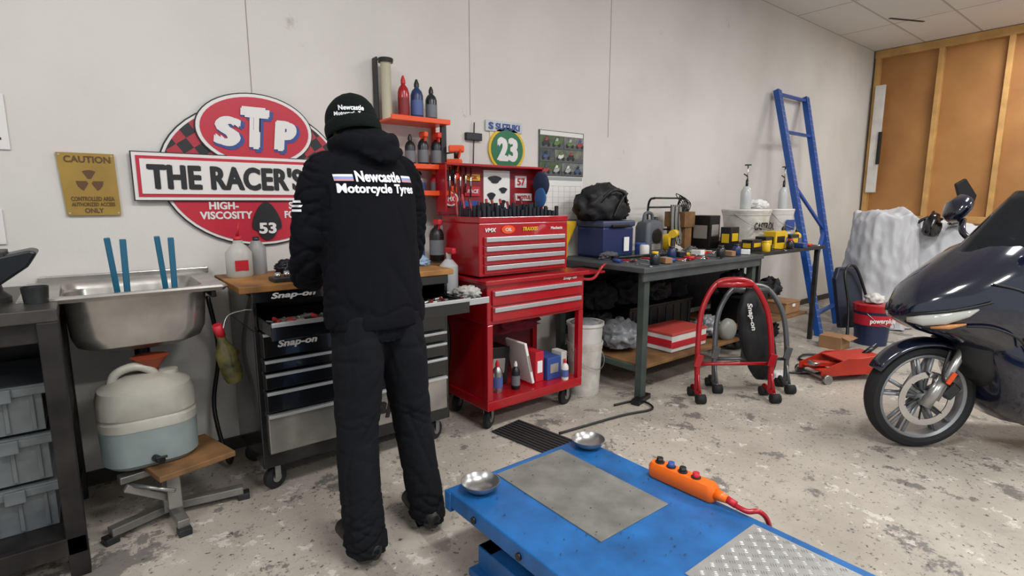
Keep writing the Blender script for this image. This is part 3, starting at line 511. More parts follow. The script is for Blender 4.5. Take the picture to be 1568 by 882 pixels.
rrloft('lower_body',0,0,[(.30,.24,.09,0),(.345,.28,.11,.02),(.35,.285,.11,.17),(.2,.1,.04,.171)],JB,True)
rrloft('upper_body',0,0,[(.352,.288,.11,.165),(.355,.29,.11,.2),(.345,.28,.11,.21),(.355,.29,.11,.22),(.352,.287,.12,.28),(.33,.27,.12,.32),(.24,.2,.09,.35),(.12,.1,.045,.365)],JC,True)
tube('handle',[(-.12,0,.3),(-.1,0,.375),(-.03,0,.4),(.03,0,.37),(.05,0,.32)],.018,JC);lathe('cap',[(.035,.32),(.035,.37),(.001,.37)],JC,(.09,0,0));cyl('tap',(.0,-.14,.04),(.02,-.19,.04),.014,BLK);box('tap_lever',(.02,-.19,.055),(.04,.01,.01),BLK)
lathe('funnel',[(.02,.33),(.03,.38),(.07,.43),(.065,.43)],mat('red_brown_funnel','#8c3a22',.5),(.03,0.03,0))
grp('hose',(.0,0,0))
tube('black_hose',[(.46,3.0,.9),(.5,3.08,.6),(.46,3.1,.3),(.48,2.95,.05),(.53,3.1,.03)],.011,BLK)
# ---------------------------------------------------------------- lift table
grp('motorcycle_lift_table',(1.34,.5,0),world=True)
bx('deck',(.98,-.7,.235),(1.7,1.63,.3),BLUE,.006);bx('deck_edge',(.975,1.6,.22),(1.705,1.64,.295),BLUE)
bx('base_rail_l',(1.03,-.6,.03),(1.11,1.5,.12),BLUE);bx('base_rail_r',(1.57,-.6,.03),(1.65,1.5,.12),BLUE);bx('base_end',(1.03,1.42,.03),(1.65,1.5,.12),BLUE);bx('base_plate',(1.0,-.6,.0),(1.68,1.52,.03),BLUE)
for x in(1.14,1.54):
    box('scissor_a',(x,.6,.17),(.03,1.5,.05),BLUE,(4,0,0));box('scissor_b',(x+.035,.6,.17),(.03,1.5,.05),BLUE,(-4,0,0))
cyl('pivot',(1.1,.6,.17),(1.6,.6,.17),.02,STEEL);cyl('ram',(1.34,.1,.14),(1.34,.9,.18),.035,DGR)
GP=mat('worn_grey_sheet','#82827c',.5,.3,var=.3,scale=9,bump=.1,dark='#6b6a65')
bx('grey_insert',(1.19,1.05,.3),(1.54,1.6,.304),GP,.001)
bx('tread_plate',(1.27,-.6,.3),(1.66,.8,.304),mat('alu_tread','#b4b4b2',.4,.6,var=.1,scale=12),.001)
bm=bmesh.new()
for i in range(14):
    for j in range(50):
        cx=1.285+i*.0275;cy=-.58+j*.0275;a=R(45 if (i+j)%2 else -45)
        for o in(-.007,.0,.007):
            c=Vector((cx-o*math.sin(a),cy+o*math.cos(a),.3043));d=Vector((math.cos(a),math.sin(a),0))*.010;s=Vector((-math.sin(a),math.cos(a),0))*.0018
            v=[bm.verts.new(c+p) for p in(d,s,-d,-s)];t=bm.verts.new(c+Vector((0,0,.0012)))
            for k in range(4):bm.faces.new((v[k],v[(k+1)%4],t))
mk('tread_bars',bm,mat('alu_bars','#a0a09e',.35,.6))
for y in(1.45,1.2,.75):cyl('side_hole',(.972,y,.262),(.981,y,.262),.012,BLK)
bm=bmesh.new()
for i in range(110):
    x=random.uniform(1.0,1.66);y=random.uniform(.83,1.58);r=random.uniform(.001,.0035)
    v=[bm.verts.new((x+r*math.cos(t)*random.uniform(.7,1.8),y+r*math.sin(t)*random.uniform(.7,1.4),.3046)) for t in (0,1.2,2.5,3.8,5)];bm.faces.new(v)
mk('paint_chips',bm,mat('chip_dark','#2f3a44',.7))
for x,y in((1.075,1.545),(1.655,1.55)):
    grp('steel_bowl',(x,y,.302));lathe('bowl',[(.001,.004),(.04,.004),(.062,.02),(.071,.036),(.073,.036),(.064,.017),(.042,.0),(.001,0)],mat('brushed_bowl','#a9a9a9',.3,.9))
grp('pendant_control',(1.68,1.09,.302),-88)
ORP=mat('pendant_orange','#f06a0c',.35)
rrloft('case',0,0,[(.27,.05,.02,0),(.28,.062,.025,.01),(.28,.064,.025,.045),(.262,.05,.02,.06)],ORP,True)
for k,(x,m) in enumerate(((-.1,BLK),(-.05,SBL),(0,BLK),(.055,REDF))):
    cyl('button',(x,0,.055),(x,0,.08),.014,m,.012);lathe('bezel',[(.018,.058),(.018,.064),(.013,.066)],DGR,(x,0,0))
cyl('gland',(.135,0,.03),(.18,0,.028),.022,ORP,.014);cyl('gland_tip',(.18,0,.028),(.21,0,.022),.013,REDF)
tube('cable',[(.2,0,.02),(.25,.0,.016),(.28,.03,.016),(.3,.06,-.03),(.31,.1,-.16),(.29,.12,-.292)],.009,RED)
grp('floor_mat',(1.97,2.2,0),8);box('mat',(0,.05,.006),(.24,.5,.008),mat('mat_rubber','#2a2a2a',.8),bev=.002)
for i in range(8):box('rib',(-.1+i*.028,.05,.011),(.008,.48,.004),BLK)
# ---------------------------------------------------------------- paddock stands
def stand(n,a,b,top,m,lean):
    A=Vector(a);B=Vector(b);M=(A+B)/2;d=(B-A).normalized();nrm=Vector((-d.y,d.x,0));grp(n,(M.x,M.y,0),world=True)
    w=(B-A).length;P=[A+Vector((0,0,.06)),A+d*0+nrm*.03+Vector((0,0,top*.45)),A+d*.03+nrm*lean*.7+Vector((0,0,top*.75)),A+d*w*.25+nrm*lean+Vector((0,0,top*.96)),M+nrm*lean+Vector((0,0,top)),B-d*w*.25+nrm*lean+Vector((0,0,top*.96)),B-d*.03+nrm*lean*.7+Vector((0,0,top*.75)),B+nrm*.03+Vector((0,0,top*.45)),B+Vector((0,0,.06))]
    tube('hoop',P,.019,m);tube('brace',[A+nrm*.03+Vector((0,0,top*.3)),B+nrm*.03+Vector((0,0,top*.3))],.012,m,1)
    for q in(A,B):
        tube('foot',[q-nrm*.07+Vector((0,0,.05)),q+nrm*.09+Vector((0,0,.07))],.017,m,1);tube('gusset',[q-nrm*.06+Vector((0,0,.06)),q+nrm*.02+Vector((0,0,.22))],.01,m,1);box('bobbin_bracket',q+Vector((0,0,.28)),(.05,.012,.09),m,(0,15,-35))
        for s in(-.075,.085):
            c=q+nrm*s;cyl('roller',(c-d*.03+Vector((0,0,.033))),(c+d*.03+Vector((0,0,.033))),.032,RUB)
    cyl('grip',P[3],P[5],.022,m)
stand('paddock_stand',(3.25,2.03,0),(3.66,1.72,0),.83,RED,.1);stand('paddock_stand',(3.53,2.07,0),(3.93,1.74,0),.76,mat('stand_grey','#6c6e70',.35,.6),.1)
grp('black_tank_bag',(3.69,1.9,.0),-35);bm=bmesh.new();P=crv([(.12,.02,.1),(.1,0,.2),(.05,-.01,.36),(-.01,0,.56),(-.03,0,.7),(-.03,0,.76)],5);sweep(bm,P,[(.035+.085*math.sin(math.pi*min(1,.08+i/24)),.02+.04*math.sin(math.pi*min(1,.1+i/26))) for i in range(len(P))],24,up=(1,0,0))
for v in bm.verts:v.co+=Vector((1,1,0))*.018*noise.noise(v.co*11)+Vector((0,1,0))*(-.01*math.exp(-(noise.noise(v.co*9+Vector((4,0,0)))/.1)**2))
mk('bag',bm,NYL,smooth=True)
text('badge','Snap-on',.2,.045,SW,(-.05,-.08,.57),rot=(90,76,0),shear=.2);tube('strap',[(-.02,0,.7),(.0,.05,.78),(.02,.06,.8)],.01,BLK);tube('strap_low',[(.12,0,.12),(.17,-.02,.06),(.1,-.04,.02)],.008,BLK)
# ---------------------------------------------------------------- blue rack frame
grp('blue_rack_frame',(6.3,2.7,0),world=True)
a0=Vector((5.86,2.3,0));a1=Vector((6.3,3.14,2.6));b0=Vector((6.62,2.42,0));b1=Vector((7.0,3.14,2.6))
RB=mat('rack_blue','#1f4f9c',.4,var=.15)
def beam(n,p,q,w,d,m):
    p=Vector(p);q=Vector(q);bm=bmesh.new();t=(q-p).normalized();u=Vector((1,0,0));u=(u-t*u.dot(t)).normalized();v=t.cross(u)
    vs=[[bm.verts.new(e+u*(w*sx)+v*(d*sy)) for sx,sy in((-.5,-.5),(.5,-.5),(.5,.5),(-.5,.5))] for e in(p,q)]
    for k in range(4):bm.faces.new((vs[0][k],vs[0][(k+1)%4],vs[1][(k+1)%4],vs[1][k]))
    bm.faces.new(vs[0][::-1]);bm.faces.new(vs[1]);return mk(n,bm,m)
for p,q,s in((a0,a1,'l'),(b0,b1,'r')):
    beam('upright_'+s,p,q,.075,.06,RB)
    bm=bmesh.new();t=(q-p).normalized();u=Vector((1,0,0));u=(u-t*u.dot(t)).normalized();v=t.cross(u)
    for k in range(40):
        for o in(-.018,.018):
            c=p+t*(.06+k*.068)+u*o-v*.0;
            for sg in(-1,1):sweep(bm,[c+v*(.0302*sg),c+v*(.0312*sg)],.008,8)
    mk('punch_holes_'+s,bm,mat('hole_pale','#7f98bb',.6))
def lp(p,q,t):return p+(q-p)*t
for t in(.985,.82,.08):beam('rung',lp(a0,a1,t),lp(b0,b1,t),.04,.03,RB)
beam('brace',lp(a0,a1,.6),lp(b0,b1,.4),.035,.025,RB);beam('brace',lp(a0,a1,.2),lp(b0,b1,.4),.035,.025,RB)
# ---------------------------------------------------------------- right-hand floor clutter
grp('coolant_bucket',(5.93,1.86,0));bucket(.16,.36,mat('bucket_navy','#1b2848',.4));lathe('lid',[(.001,.4),(.15,.4),(.172,.39),(.172,.33)],RED);lathe('band',[(.157,.2),(.162,.3)],SR);text('brand','powerplus',.24,.06,SW,(-.12,-.125,.25),rot=(90,0,-38),off=.03);blob('rag',(0,0,.44),(.1,.08,.05),WHT,.5,2,3,3,True)
def drape(n,c,top,ra,rb,rot,seed,m):
    bm=bmesh.new();NS=120;NR=48;rings=[]
    for i in range(NR+1):
        t=i/NR
        if t<.3:
            k=math.sin(t/.3*math.pi/2)*.8;z=top-.06*(t/.3)**3*top
        else:
            s=(t-.3)/.7;k=.8+.2*s**.7;z=(top*.94)*(1-s)+.02*s
        amp=.0+.1*max(0,t-.12)
        ring=[]
        for j in range(NS):
            a=2*math.pi*j/NS;f=1+amp*(math.sin(a*7+seed+3*noise.noise(Vector((math.cos(a)*2,math.sin(a)*2,seed+t*3))))*.4+noise.noise(Vector((math.cos(a)*3,math.sin(a)*3,seed*2+t*4)))*1.6)
            q=Vector((math.cos(a)*k*2.6,math.sin(a)*k*2.6,seed+z*3.5));cr=-abs(noise.noise(q))*.12-.06*abs(noise.noise(q*2.3))
            zz=z+(.12*noise.noise(Vector((k*math.cos(a)*1.8,k*math.sin(a)*1.8,seed*5))) if t<.8 else 0)+cr*.5
            f+=cr*1.4*min(1,t*4)
            ring.append(bm.verts.new((ra*k*f*math.cos(a),rb*k*f*math.sin(a),max(zz,.012))))
        rings.append(ring)
    for p,q in zip(rings,rings[1:]):
        for j in range(NS):bm.faces.new((p[j],p[(j+1)%NS],q[(j+1)%NS],q[j]))
    bmesh.ops.remove_doubles(bm,verts=bm.verts,dist=.0005)
    return mk(n,bm,m,c,(0,0,rot),smooth=True)
SHT=mat('white_sheet','#c2c3c6',.7,bump=.15,scale=5)
grp('covered_motorcycle',(7.15,2.05,0),world=True)
drape('sheet_front',(7.0,2.18,0),1.27,.36,.42,-30,1,SHT);drape('sheet_rear',(7.5,1.8,0),1.14,.45,.48,-30,4,SHT);drape('sheet_skirt',(7.4,2.15,0),.85,.5,.35,-30,7,SHT)
tube('handlebar',[(7.0,1.9,1.12),(7.05,1.8,1.2),(7.15,1.7,1.18)],.016,BLK);blob('grip_guard',(7.05,1.75,1.1),(.12,.07,.16),BLKG,.4,2,3,3);blob('grip_guard_b',(7.2,1.6,1.15),(.16,.05,.05),BLKG,.3,2,4,3);tube('mirror_stalk',[(7.4,1.65,1.1),(7.42,1.62,1.4)],.01,BLK);poly('mirror',[(-.12,.1),(-.02,.16),(.12,-.02),(.1,-.1),(-.06,-.06)],-.02,.02,BLK,(7.44,1.6,1.45),(0,0,-38),bev=.01)
grp('motorcycle_seat_pad',(5.95,2.2,0),world=True)
poly('pad',[(-.14,.0),(.14,0),(.15,.5),(.1,.62),(-.1,.62),(-.15,.5)],-.03,.03,mat('seat_vinyl','#1c2230',.5),(6.05,2.08,.1),(-14,0,-30),bev=.015);tube('frame',[(5.75,2.0,.02),(5.85,2.05,.35),(5.88,2.12,.68),(6.1,2.1,.7),(6.2,1.98,.3),(6.22,1.9,.02)],.014,BLK)
grp('trolley_jack',(4.6,1.62,0),-28);JR=mat('jack_red','#b8301c',.4,var=.2)
for s in(-1,1):poly('side_plate',[(-.28,.05),(.2,.05),(.27,.1),(.25,.17),(-.05,.18),(-.28,.1)],s*.12-.004,s*.12+.004,JR,bev=.001)
box('top_cover',(.08,0,.17),(.36,.22,.012),JR,(0,-3,0));box('arm',(-.12,0,.11),(.28,.06,.035),JR,(0,5,0));lathe('saddle',[(.001,0),(.04,0),(.045,.02),(.04,.025)],STEEL,(-.25,0,.11));box('front_plate',(-.2,0,.08),(.12,.22,.01),JR)
for x,r in((-.25,.035),(.2,.04)):
    cyl('axle',(x,-.15,r),(x,.15,r),.01,STEEL)
    for s in(-1,1):cyl('wheel',(x,s*.135,r),(x,s*.165,r),r,STEEL)
box('tail_block',(.25,0,.1),(.06,.2,.09),JR);cyl('handle_socket',(.18,0,.16),(.3,0,.24),.02,DGR)
grp('coiled_cable',(4.9,1.95,.0));tube('cable',[(.15*math.cos(t*.7)*(1+.1*math.sin(t)),.1*math.sin(t*.7),.012+.004*(t%3)) for t in range(0,30)],.008,BLK);tube('cable_tail',[(-.1,-.1,.012),(-.4,-.2,.012),(-.6,0,.012)],.007,BLK)
grp('floor_rags',(4.15,1.9,.025));blob('cloth',(0,0,0),(.1,.07,.04),WHT,.5,2,8,3,True)
grp('power_lead',(2.7,2.3,0));tube('lead',[(0,0,.012),(.2,-.05,.012),(.15,-.2,.012),(-.1,-.15,.012),(-.6,-.1,.012)],.007,BLK);box('plug',(.22,-.05,.02),(.2,.06,.035),BLK,(0,0,15))
# ---------------------------------------------------------------- scooter
grp('scooter',(3.585,.86,0),-38.4)
SN=mat('scooter_navy','#0e1326',.15,coat=1,var=.1);SK=mat('scooter_black','#0e0f12',.45);FS=mat('fork_silver','#a9a9a6',.3,.7);RIM=mat('rim_silver','#8d8f91',.35,.4)
def wheel(x,r,w=.06):
    ringlathe('tyre',[(r*.8,-w*.5),(r*.87,-w*.85),(r*.95,-w*.75),(r,-w*.3),(r*1.01,0),(r,w*.3),(r*.95,w*.75),(r*.87,w*.85),(r*.8,w*.5)],RUB,(x,0,r),48,(90,0,0))
    ringlathe('rim',[(r*.755,-w*.5),(r*.795,-w*.68),(r*.815,-w*.6),(r*.79,0),(r*.815,w*.6),(r*.795,w*.68),(r*.755,w*.5),(r*.745,0)],RIM,(x,0,r),48,(90,0,0))
    lathe('hub',[(.001,-.06),(.03,-.06),(.04,-.045),(.04,.045),(.03,.06),(.001,.06)],RIM,(x,0,r),24,(90,0,0))
    for k in range(5):
        for d in(-11,11):
            for yy in(-.022,.022):
                a=R(72*k+20+d*.3);b=R(72*k+20+d);p=(x+.035*math.cos(a),yy,r+.035*math.sin(a));q=(x+r*.77*math.cos(b),yy,r+r*.77*math.sin(b));cyl('spoke',p,q,.012,RIM,.009,12)
    ringlathe('brake_disc',[(r*.4,-.003),(r*.52,-.003),(r*.52,.003),(r*.4,.003)],CHROME,(x,-.056,r),48,(90,0,0))
    for k in range(6):
        a=R(60*k);cyl('disc_arm',(x+.04*math.cos(a),-.054,r+.04*math.sin(a)),(x+r*.42*math.cos(a+.3),-.056,r+r*.42*math.sin(a+.3)),.005,DST,seg=8)
wheel(0,.295);wheel(1.5,.27,.07)
for s in(-1,1):
    cyl('fork_leg',(.02,s*.085,.3),(.16,s*.085,.62),.022,FS);cyl('fork_low',(-.03,s*.085,.26),(.06,s*.085,.42),.028,FS)
box('caliper',(.1,-.08,.35),(.09,.05,.06),DGR,(0,-50,0),.01);box('reflector',(.07,-.12,.43),(.07,.008,.025),ORG,(0,-60,0));tube('brake_hose',[(.09,-.09,.36),(.02,-.12,.45),(.06,-.1,.58)],.007,BLK)
def loft(n,secs,m,ny=18,sq=2.6):
    bm=bmesh.new();rg=[]
    for x,zl,zh,w in secs:
        zc=(zl+zh)/2;h=(zh-zl)/2;ring=[]
        for k in range(ny*2):
            a=math.pi*k/ny;c,s=math.cos(a),math.sin(a)
            ring.append(bm.verts.new((x,w*math.copysign(abs(c)**(2/sq),c),zc+h*math.copysign(abs(s)**(2/sq),s))))
        rg.append(ring)
    for a,b in zip(rg,rg[1:]):
        for k in range(ny*2):bm.faces.new((a[k],a[(k+1)%(ny*2)],b[(k+1)%(ny*2)],b[k]))
    bm.faces.new(rg[0][::-1]);bm.faces.new(rg[-1]);return mk(n,bm,m,smooth=True)
bm=bmesh.new();rg=[]
for i in range(15):
    a=R(150-i*8.5);ring=[]
    for j in range(9):
        b=(j-4)/4;rr_=.335-.03*b*b;wy=.075*b*(1-.25*abs(i-7)/7)
        ring.append(bm.verts.new((rr_*math.cos(a),wy,.295+rr_*math.sin(a))))
    rg.append(ring)
for a,b in zip(rg,rg[1:]):
    for j in range(8):bm.faces.new((a[j],a[j+1],b[j+1],b[j]))
mk('front_mudguard',bm,SN,smooth=True).modifiers.new('s','SOLIDIFY').thickness=.008
loft('front_fairing',[(-.2,.75,.78,.03),(-.17,.72,.85,.09),(-.1,.68,.93,.16),(0,.65,1.0,.22),(.1,.61,1.07,.26),(.2,.56,1.14,.28),(.3,.5,1.18,.29),(.38,.44,1.18,.28),(.46,.42,1.15,.25),(.5,.44,1.1,.2)],SN)
loft('leg_shield',[(.22,.5,.7,.2),(.3,.28,.8,.29),(.4,.18,.8,.32),(.52,.16,.7,.32),(.6,.16,.5,.3)],SN)
loft('inner_fairing',[(.12,.5,.66,.12),(.2,.42,.7,.18),(.3,.34,.72,.2)],SK)
loft('floorboard',[(.5,.16,.36,.3),(.7,.15,.34,.28),(.95,.16,.36,.26)],SK);loft('centre_tunnel',[(.42,.3,.9,.12),(.6,.3,.62,.12),(.8,.3,.6,.13),(.95,.3,.66,.16)],SK)
loft('rear_body',[(.85,.3,.62,.15),(.95,.32,.72,.2),(1.2,.38,.78,.23),(1.5,.5,.84,.22),(1.75,.62,.88,.17),(1.9,.72,.88,.08)],SN)
loft('seat',[(.88,.7,.76,.1),(.95,.72,.84,.15),(1.2,.74,.84,.17),(1.32,.76,.92,.17),(1.6,.8,.93,.15),(1.72,.84,.9,.08)],SK)
loft('engine',[(1.15,.2,.42,.1),(1.3,.16,.42,.13),(1.55,.2,.38,.12)],DST);cyl('silencer',(1.2,-.2,.26),(1.75,-.2,.36),.06,STEEL)
HL=mat('headlamp_lens','#bfc2ba',.08,coat=1)
for s in(-1,1):
    bm=bmesh.new();sweep(bm,[(-.172,s*.075,.745),(-.13,s*.13,.75),(-.06,s*.185,.77),(.02,s*.225,.805),(.06,s*.24,.83)],[(.006,.014),(.018,.03),(.02,.032),(.016,.02),(.005,.006)],16,up=(0,1,0));mk('headlamp',bm,HL,smooth=True)
    tube('headlamp_surround',[(-.18,s*.08,.77),(-.13,s*.142,.79),(-.05,s*.2,.812),(.04,s*.245,.845),(.1,s*.268,.87)],.007,SK)
    tube('panel_seam',[(.02,s*.228,.74),(.12,s*.274,.74),(.24,s*.3,.68),(.3,s*.3,.56)],.006,SK)
    tube('panel_seam_b',[(.1,s*.255,.96),(.22,s*.285,.93),(.36,s*.292,.86)],.005,SK)
    for q in range(4):box('vent_slat',(.33+q*.045,s*.302,.62-q*.01),(.03,.02,.09),SK,(0,-25,0),.004)
    bm=bmesh.new();sweep(bm,[(-.1,s*.15,.715),(-.04,s*.195,.73),(.02,s*.225,.75)],[(.005,.006),(.012,.013),(.004,.005)],12,up=(0,1,0));mk('indicator',bm,mat('amber_lens','#c98a52',.2),smooth=True)
    tube('mirror_stalk',[(.42,s*.2,1.1),(.38,s*.3,1.18),(.4,s*.34,1.26)],.018,SN)
    bm=bmesh.new();sweep(bm,[(.34,s*.34,1.25),(.35,s*.35,1.28),(.38,s*.36,1.33),(.42,s*.36,1.37),(.45,s*.36,1.38)],[(.03,.03),(.07,.045),(.085,.055),(.06,.045),(.01,.01)],18,up=(0,1,0));mk('mirror_shell',bm,SN,smooth=True)
    tube('handlebar',[(.46,s*.05,1.12),(.48,s*.18,1.14),(.54,s*.33,1.1)],.016,SK);cyl('grip',(.5,s*.24,1.12),(.55,s*.37,1.09),.021,RUB)
SCN=mat('smoked_screen','#20262e',.08,trans=.6)
bm=bmesh.new();rg=[]
for i in range(9):
    t=i/8;ring=[]
    for j in range(13):
        b=(j-6)/6;w=.24*(1-.35*t*t);ring.append(bm.verts.new((.06+.34*t+.16*b*b,w*b,1.0+.42*t-.05*b*b)))
    rg.append(ring)
for a,b in zip(rg,rg[1:]):
    for j in range(12):bm.faces.new((a[j],a[j+1],b[j+1],b[j]))
mk('windscreen',bm,SCN,smooth=True).modifiers.new('s','SOLIDIFY').thickness=.005
box('side_badge',(.42,-.322,.42),(.12,.01,.04),FS,(0,-20,0),.004);tube('stand',[(1.1,-.15,.2),(1.05,-.22,.012)],.014,DST,1)
# ---------------------------------------------------------------- mechanic
grp('mechanic',(.87,1.95,0),world=True)
FAB=mat('hoodie_fabric','#0d0e13',.95,bump=.6,scale=16,spec=.15);TRO=mat('trouser_fabric','#15161a',.95,bump=.6,scale=16,spec=.15);SKIN=mat('skin','#c79478',.5,var=.08)
def organic(n,parts,m,vox,fn=None,smooth=2):
    bm=bmesh.new()
    for p in parts:sweep(bm,*p[:2],**p[2])
    me=bpy.data.meshes.new(n);bmesh.ops.recalc_face_normals(bm,faces=bm.faces);bm.to_mesh(me);bm.free()
    o=bpy.data.objects.new(n,me);COL.objects.link(o)
    r=o.modifiers.new('r','REMESH');r.mode='VOXEL';r.voxel_size=vox
    s=o.modifiers.new('s','SMOOTH');s.iterations=smooth*3;s.factor=.5
    bpy.context.view_layer.update();me2=bpy.data.meshes.new_from_object(o.evaluated_get(bpy.context.evaluated_depsgraph_get()));bpy.data.objects.remove(o)
    if fn:
        ns=[v.normal.copy() for v in me2.vertices]
        for v,nn in zip(me2.vertices,ns):v.co+=nn*fn(v.co.copy(),nn)
    me2.materials.clear();me2.materials.append(m)
    for p in me2.polygons:p.use_smooth=True
    o=bpy.data.objects.new(n,me2);link(o);return o
def cap(pts,rad,k=5):
    P=crv(pts,k);RR=[]
    tup=[r if isinstance(r,tuple) else (r,r) for r in rad]
    for i in range(len(pts)-1):
        for j in range(k):
            t=j/k;t=t*t*(3-2*t);RR.append((tup[i][0]*(1-t)+tup[i+1][0]*t,tup[i][1]*(1-t)+tup[i+1][1]*t))
    RR.append(tup[-1]);return P,RR
def ridge(v,w=.09):
    return -math.exp(-(noise.noise(v)/w)**2)
cx=.88
legL=cap([(cx-.08,1.96,.93),(cx-.09,1.945,.8),(cx-.108,1.93,.6),(cx-.12,1.92,.47),(cx-.132,1.885,.28),(cx-.135,1.85,.1),(cx-.135,1.85,.05)],[(.09,.12),(.096,.12),(.086,.1),(.079,.09),(.076,.088),(.08,.09),(.083,.097)])
legR=cap([(cx+.08,1.96,.93),(cx+.09,1.95,.8),(cx+.113,1.945,.6),(cx+.128,1.945,.47),(cx+.142,1.92,.28),(cx+.155,1.89,.1),(cx+.155,1.89,.05)],[(.09,.12),(.096,.12),(.084,.1),(.077,.09),(.072,.086),(.072,.086),(.076,.092)])
pel=cap([(cx,1.965,.84),(cx,1.965,.92),(cx,1.97,1.0)],[(.14,.11),(.165,.13),(.15,.12)])
def tf(p,n):
    s=1 if p.x>cx else -1
    v=Vector((p.x*6,p.y*6,p.z*5+p.x*4*s));k=.004*ridge(v)+.002*noise.noise(v*2.5)
    w=Vector((p.x*4+2*s,p.y*4,p.z*16+p.x*9*s));w2=Vector((p.x*6+9,p.y*6,p.z*22-p.x*8*s))
    low=max(0,min(1,(.33-p.z)/.2));kn=math.exp(-((p.z-.49)/.1)**2);hp_=math.exp(-((p.z-.8)/.07)**2)
    k+=(low*.009+kn*.005+hp_*.005)*ridge(w)+(low*.006+kn*.004)*ridge(w2)
    return k+.001
organic('trousers',[(legL[0],legL[1],dict(n=24,up=(1,0,0))),(legR[0],legR[1],dict(n=24,up=(1,0,0))),(pel[0],pel[1],dict(n=24,up=(1,0,0)))],TRO,.007,tf,1)
for s,x,y,a in((-1,cx-.135,1.855,4),(1,cx+.155,1.895,-6)):
    bm=bmesh.new();P,RR=cap([(0,-.095,.05),(0,-.06,.055),(0,.02,.058),(0,.1,.05),(0,.17,.038),(0,.205,.032)],[(.02,.03),(.042,.048),(.048,.055),(.05,.046),(.044,.034),(.016,.018)]);sweep(bm,P,RR,18,up=(1,0,0));mk('boot',bm,mat('boot_leather','#141414',.5),(x,y,.012),(0,0,a),smooth=True)
    poly('sole',[(.053*math.cos(t)*(1 if math.sin(t)>0 else .85),.055+.16*math.sin(t)) for t in [2*math.pi*i/28 for i in range(28)]],-.024,.0,RUB,(x,y,.0),(90,0,a),bev=.004)
tor=cap([(cx,1.965,.835),(cx,1.965,.87),(cx,1.97,.93),(cx,1.985,1.1),(cx,2.005,1.25),(cx,2.02,1.39),(cx,2.035,1.48),(cx,2.05,1.55),(cx-.005,2.08,1.6)],[(.182,.138),(.195,.145),(.203,.15),(.193,.145),(.195,.147),(.2,.14),(.178,.118),(.11,.09),(.07,.075)])
arL=cap([(cx-.11,2.03,1.495),(cx-.16,2.03,1.46),(cx-.198,2.045,1.34),(cx-.215,2.08,1.17),(cx-.2,2.17,1.075),(cx-.14,2.29,1.035),(cx-.11,2.36,1.015)],[(.05,.06),(.068,.075),(.062,.073),(.058,.069),(.055,.06),(.047,.05),(.038,.038)])
arR=cap([(cx+.11,2.03,1.495),(cx+.165,2.04,1.46),(cx+.205,2.06,1.34),(cx+.222,2.1,1.17),(cx+.2,2.19,1.075),(cx+.12,2.31,1.035),(cx+.07,2.37,1.015)],[(.05,.06),(.068,.075),(.063,.073),(.059,.069),(.055,.06),(.047,.05),(.038,.038)])
hood=cap([(cx-.105,2.07,1.575),(cx-.09,1.99,1.58),(cx-.05,1.935,1.565),(cx+.01,1.91,1.555),(cx+.065,1.93,1.57),(cx+.1,1.985,1.59),(cx+.105,2.07,1.59)],[(.018,.026),(.023,.034),(.026,.04),(.03,.046),(.026,.04),(.023,.034),(.018,.026)])
hood2=cap([(cx+.03,1.885,1.505),(cx+.025,1.91,1.54),(cx+.01,1.985,1.59),(cx+.005,2.05,1.625)],[(.035,.014),(.085,.024),(.1,.036),(.08,.04)])
collar=cap([(cx-.1,2.07,1.58),(cx-.09,2.12,1.575),(cx-.04,2.18,1.535),(cx+.03,2.18,1.535),(cx+.09,2.12,1.575),(cx+.1,2.07,1.59)],[(.02,.026)]*6)
def hf(p,n):
    flat=.1 if (p.y<1.95 and 1.34<p.z<1.495 and abs(p.x-cx)<.17) else 1
    s=1 if p.x>cx else -1
    v=Vector((p.x*5,p.y*5,p.z*4+abs(p.x-cx)*7));k=(.005*ridge(v+Vector((3,0,1)))+.002*noise.noise(v*2.3))*flat
    arm=max(0,min(1,(abs(p.x-cx)-.165)/.03));w=Vector((p.x*6,p.y*7,p.z*15+p.y*10));w2=Vector((p.x*7+5,p.y*7,p.z*20-p.y*8))
    k+=arm*(.008*ridge(w)+.005*ridge(w2))
    if p.z>1.5:k+=.004*ridge(Vector((p.x*12,p.y*12,p.z*12)))
    low=math.exp(-((p.z-.97)/.06)**2);k+=low*.006*ridge(Vector((p.x*9,p.y*9,p.z*11)))
    if p.z<.89 and p.y<2.15:k-=.012-.0015*math.sin(math.atan2(p.y-1.965,p.x-cx)*90)
    return k+.001
hoodie=organic('hoodie',[(a[0],a[1],dict(n=24,up=(1,0,0)) if i<1 else dict(n=20)) for i,a in enumerate((tor,arL,arR,hood,hood2,collar))],FAB,.0068,hf,1)
hc=Vector((cx-.003,2.12,1.66));tilt=Matrix.Rotation(R(-26),4,'X')
bm=bmesh.new();bmesh.ops.create_icosphere(bm,subdivisions=5,radius=1)
for v in bm.verts:
    d=v.co.copy();p=Vector((d.x*.078,d.y*.096,d.z*.118))
    if d.z<0:
        p.x*=1-.28*(-d.z)**1.3
        if d.y<0:p.y*=1-.35*(-d.z)
    if d.y>0:
        p.y+=.022*math.exp(-((d.x)/.13)**2-((d.z+.12)/.17)**2)
        p.y-=.010*(math.exp(-((d.x-.38)/.17)**2-((d.z-.08)/.1)**2)+math.exp(-((d.x+.38)/.17)**2-((d.z-.08)/.1)**2))
        p.y+=.006*math.exp(-(d.x/.25)**2-((d.z+.48)/.07)**2)-.004*math.exp(-(d.x/.28)**2-((d.z+.42)/.02)**2)
        p.y+=.008*math.exp(-(d.x/.22)**2-((d.z+.78)/.14)**2)
    v.co=tilt@p
mk('head',bm,SKIN,hc,smooth=True)
def hp(x,y,z):return hc+tilt@Vector((x,y,z))
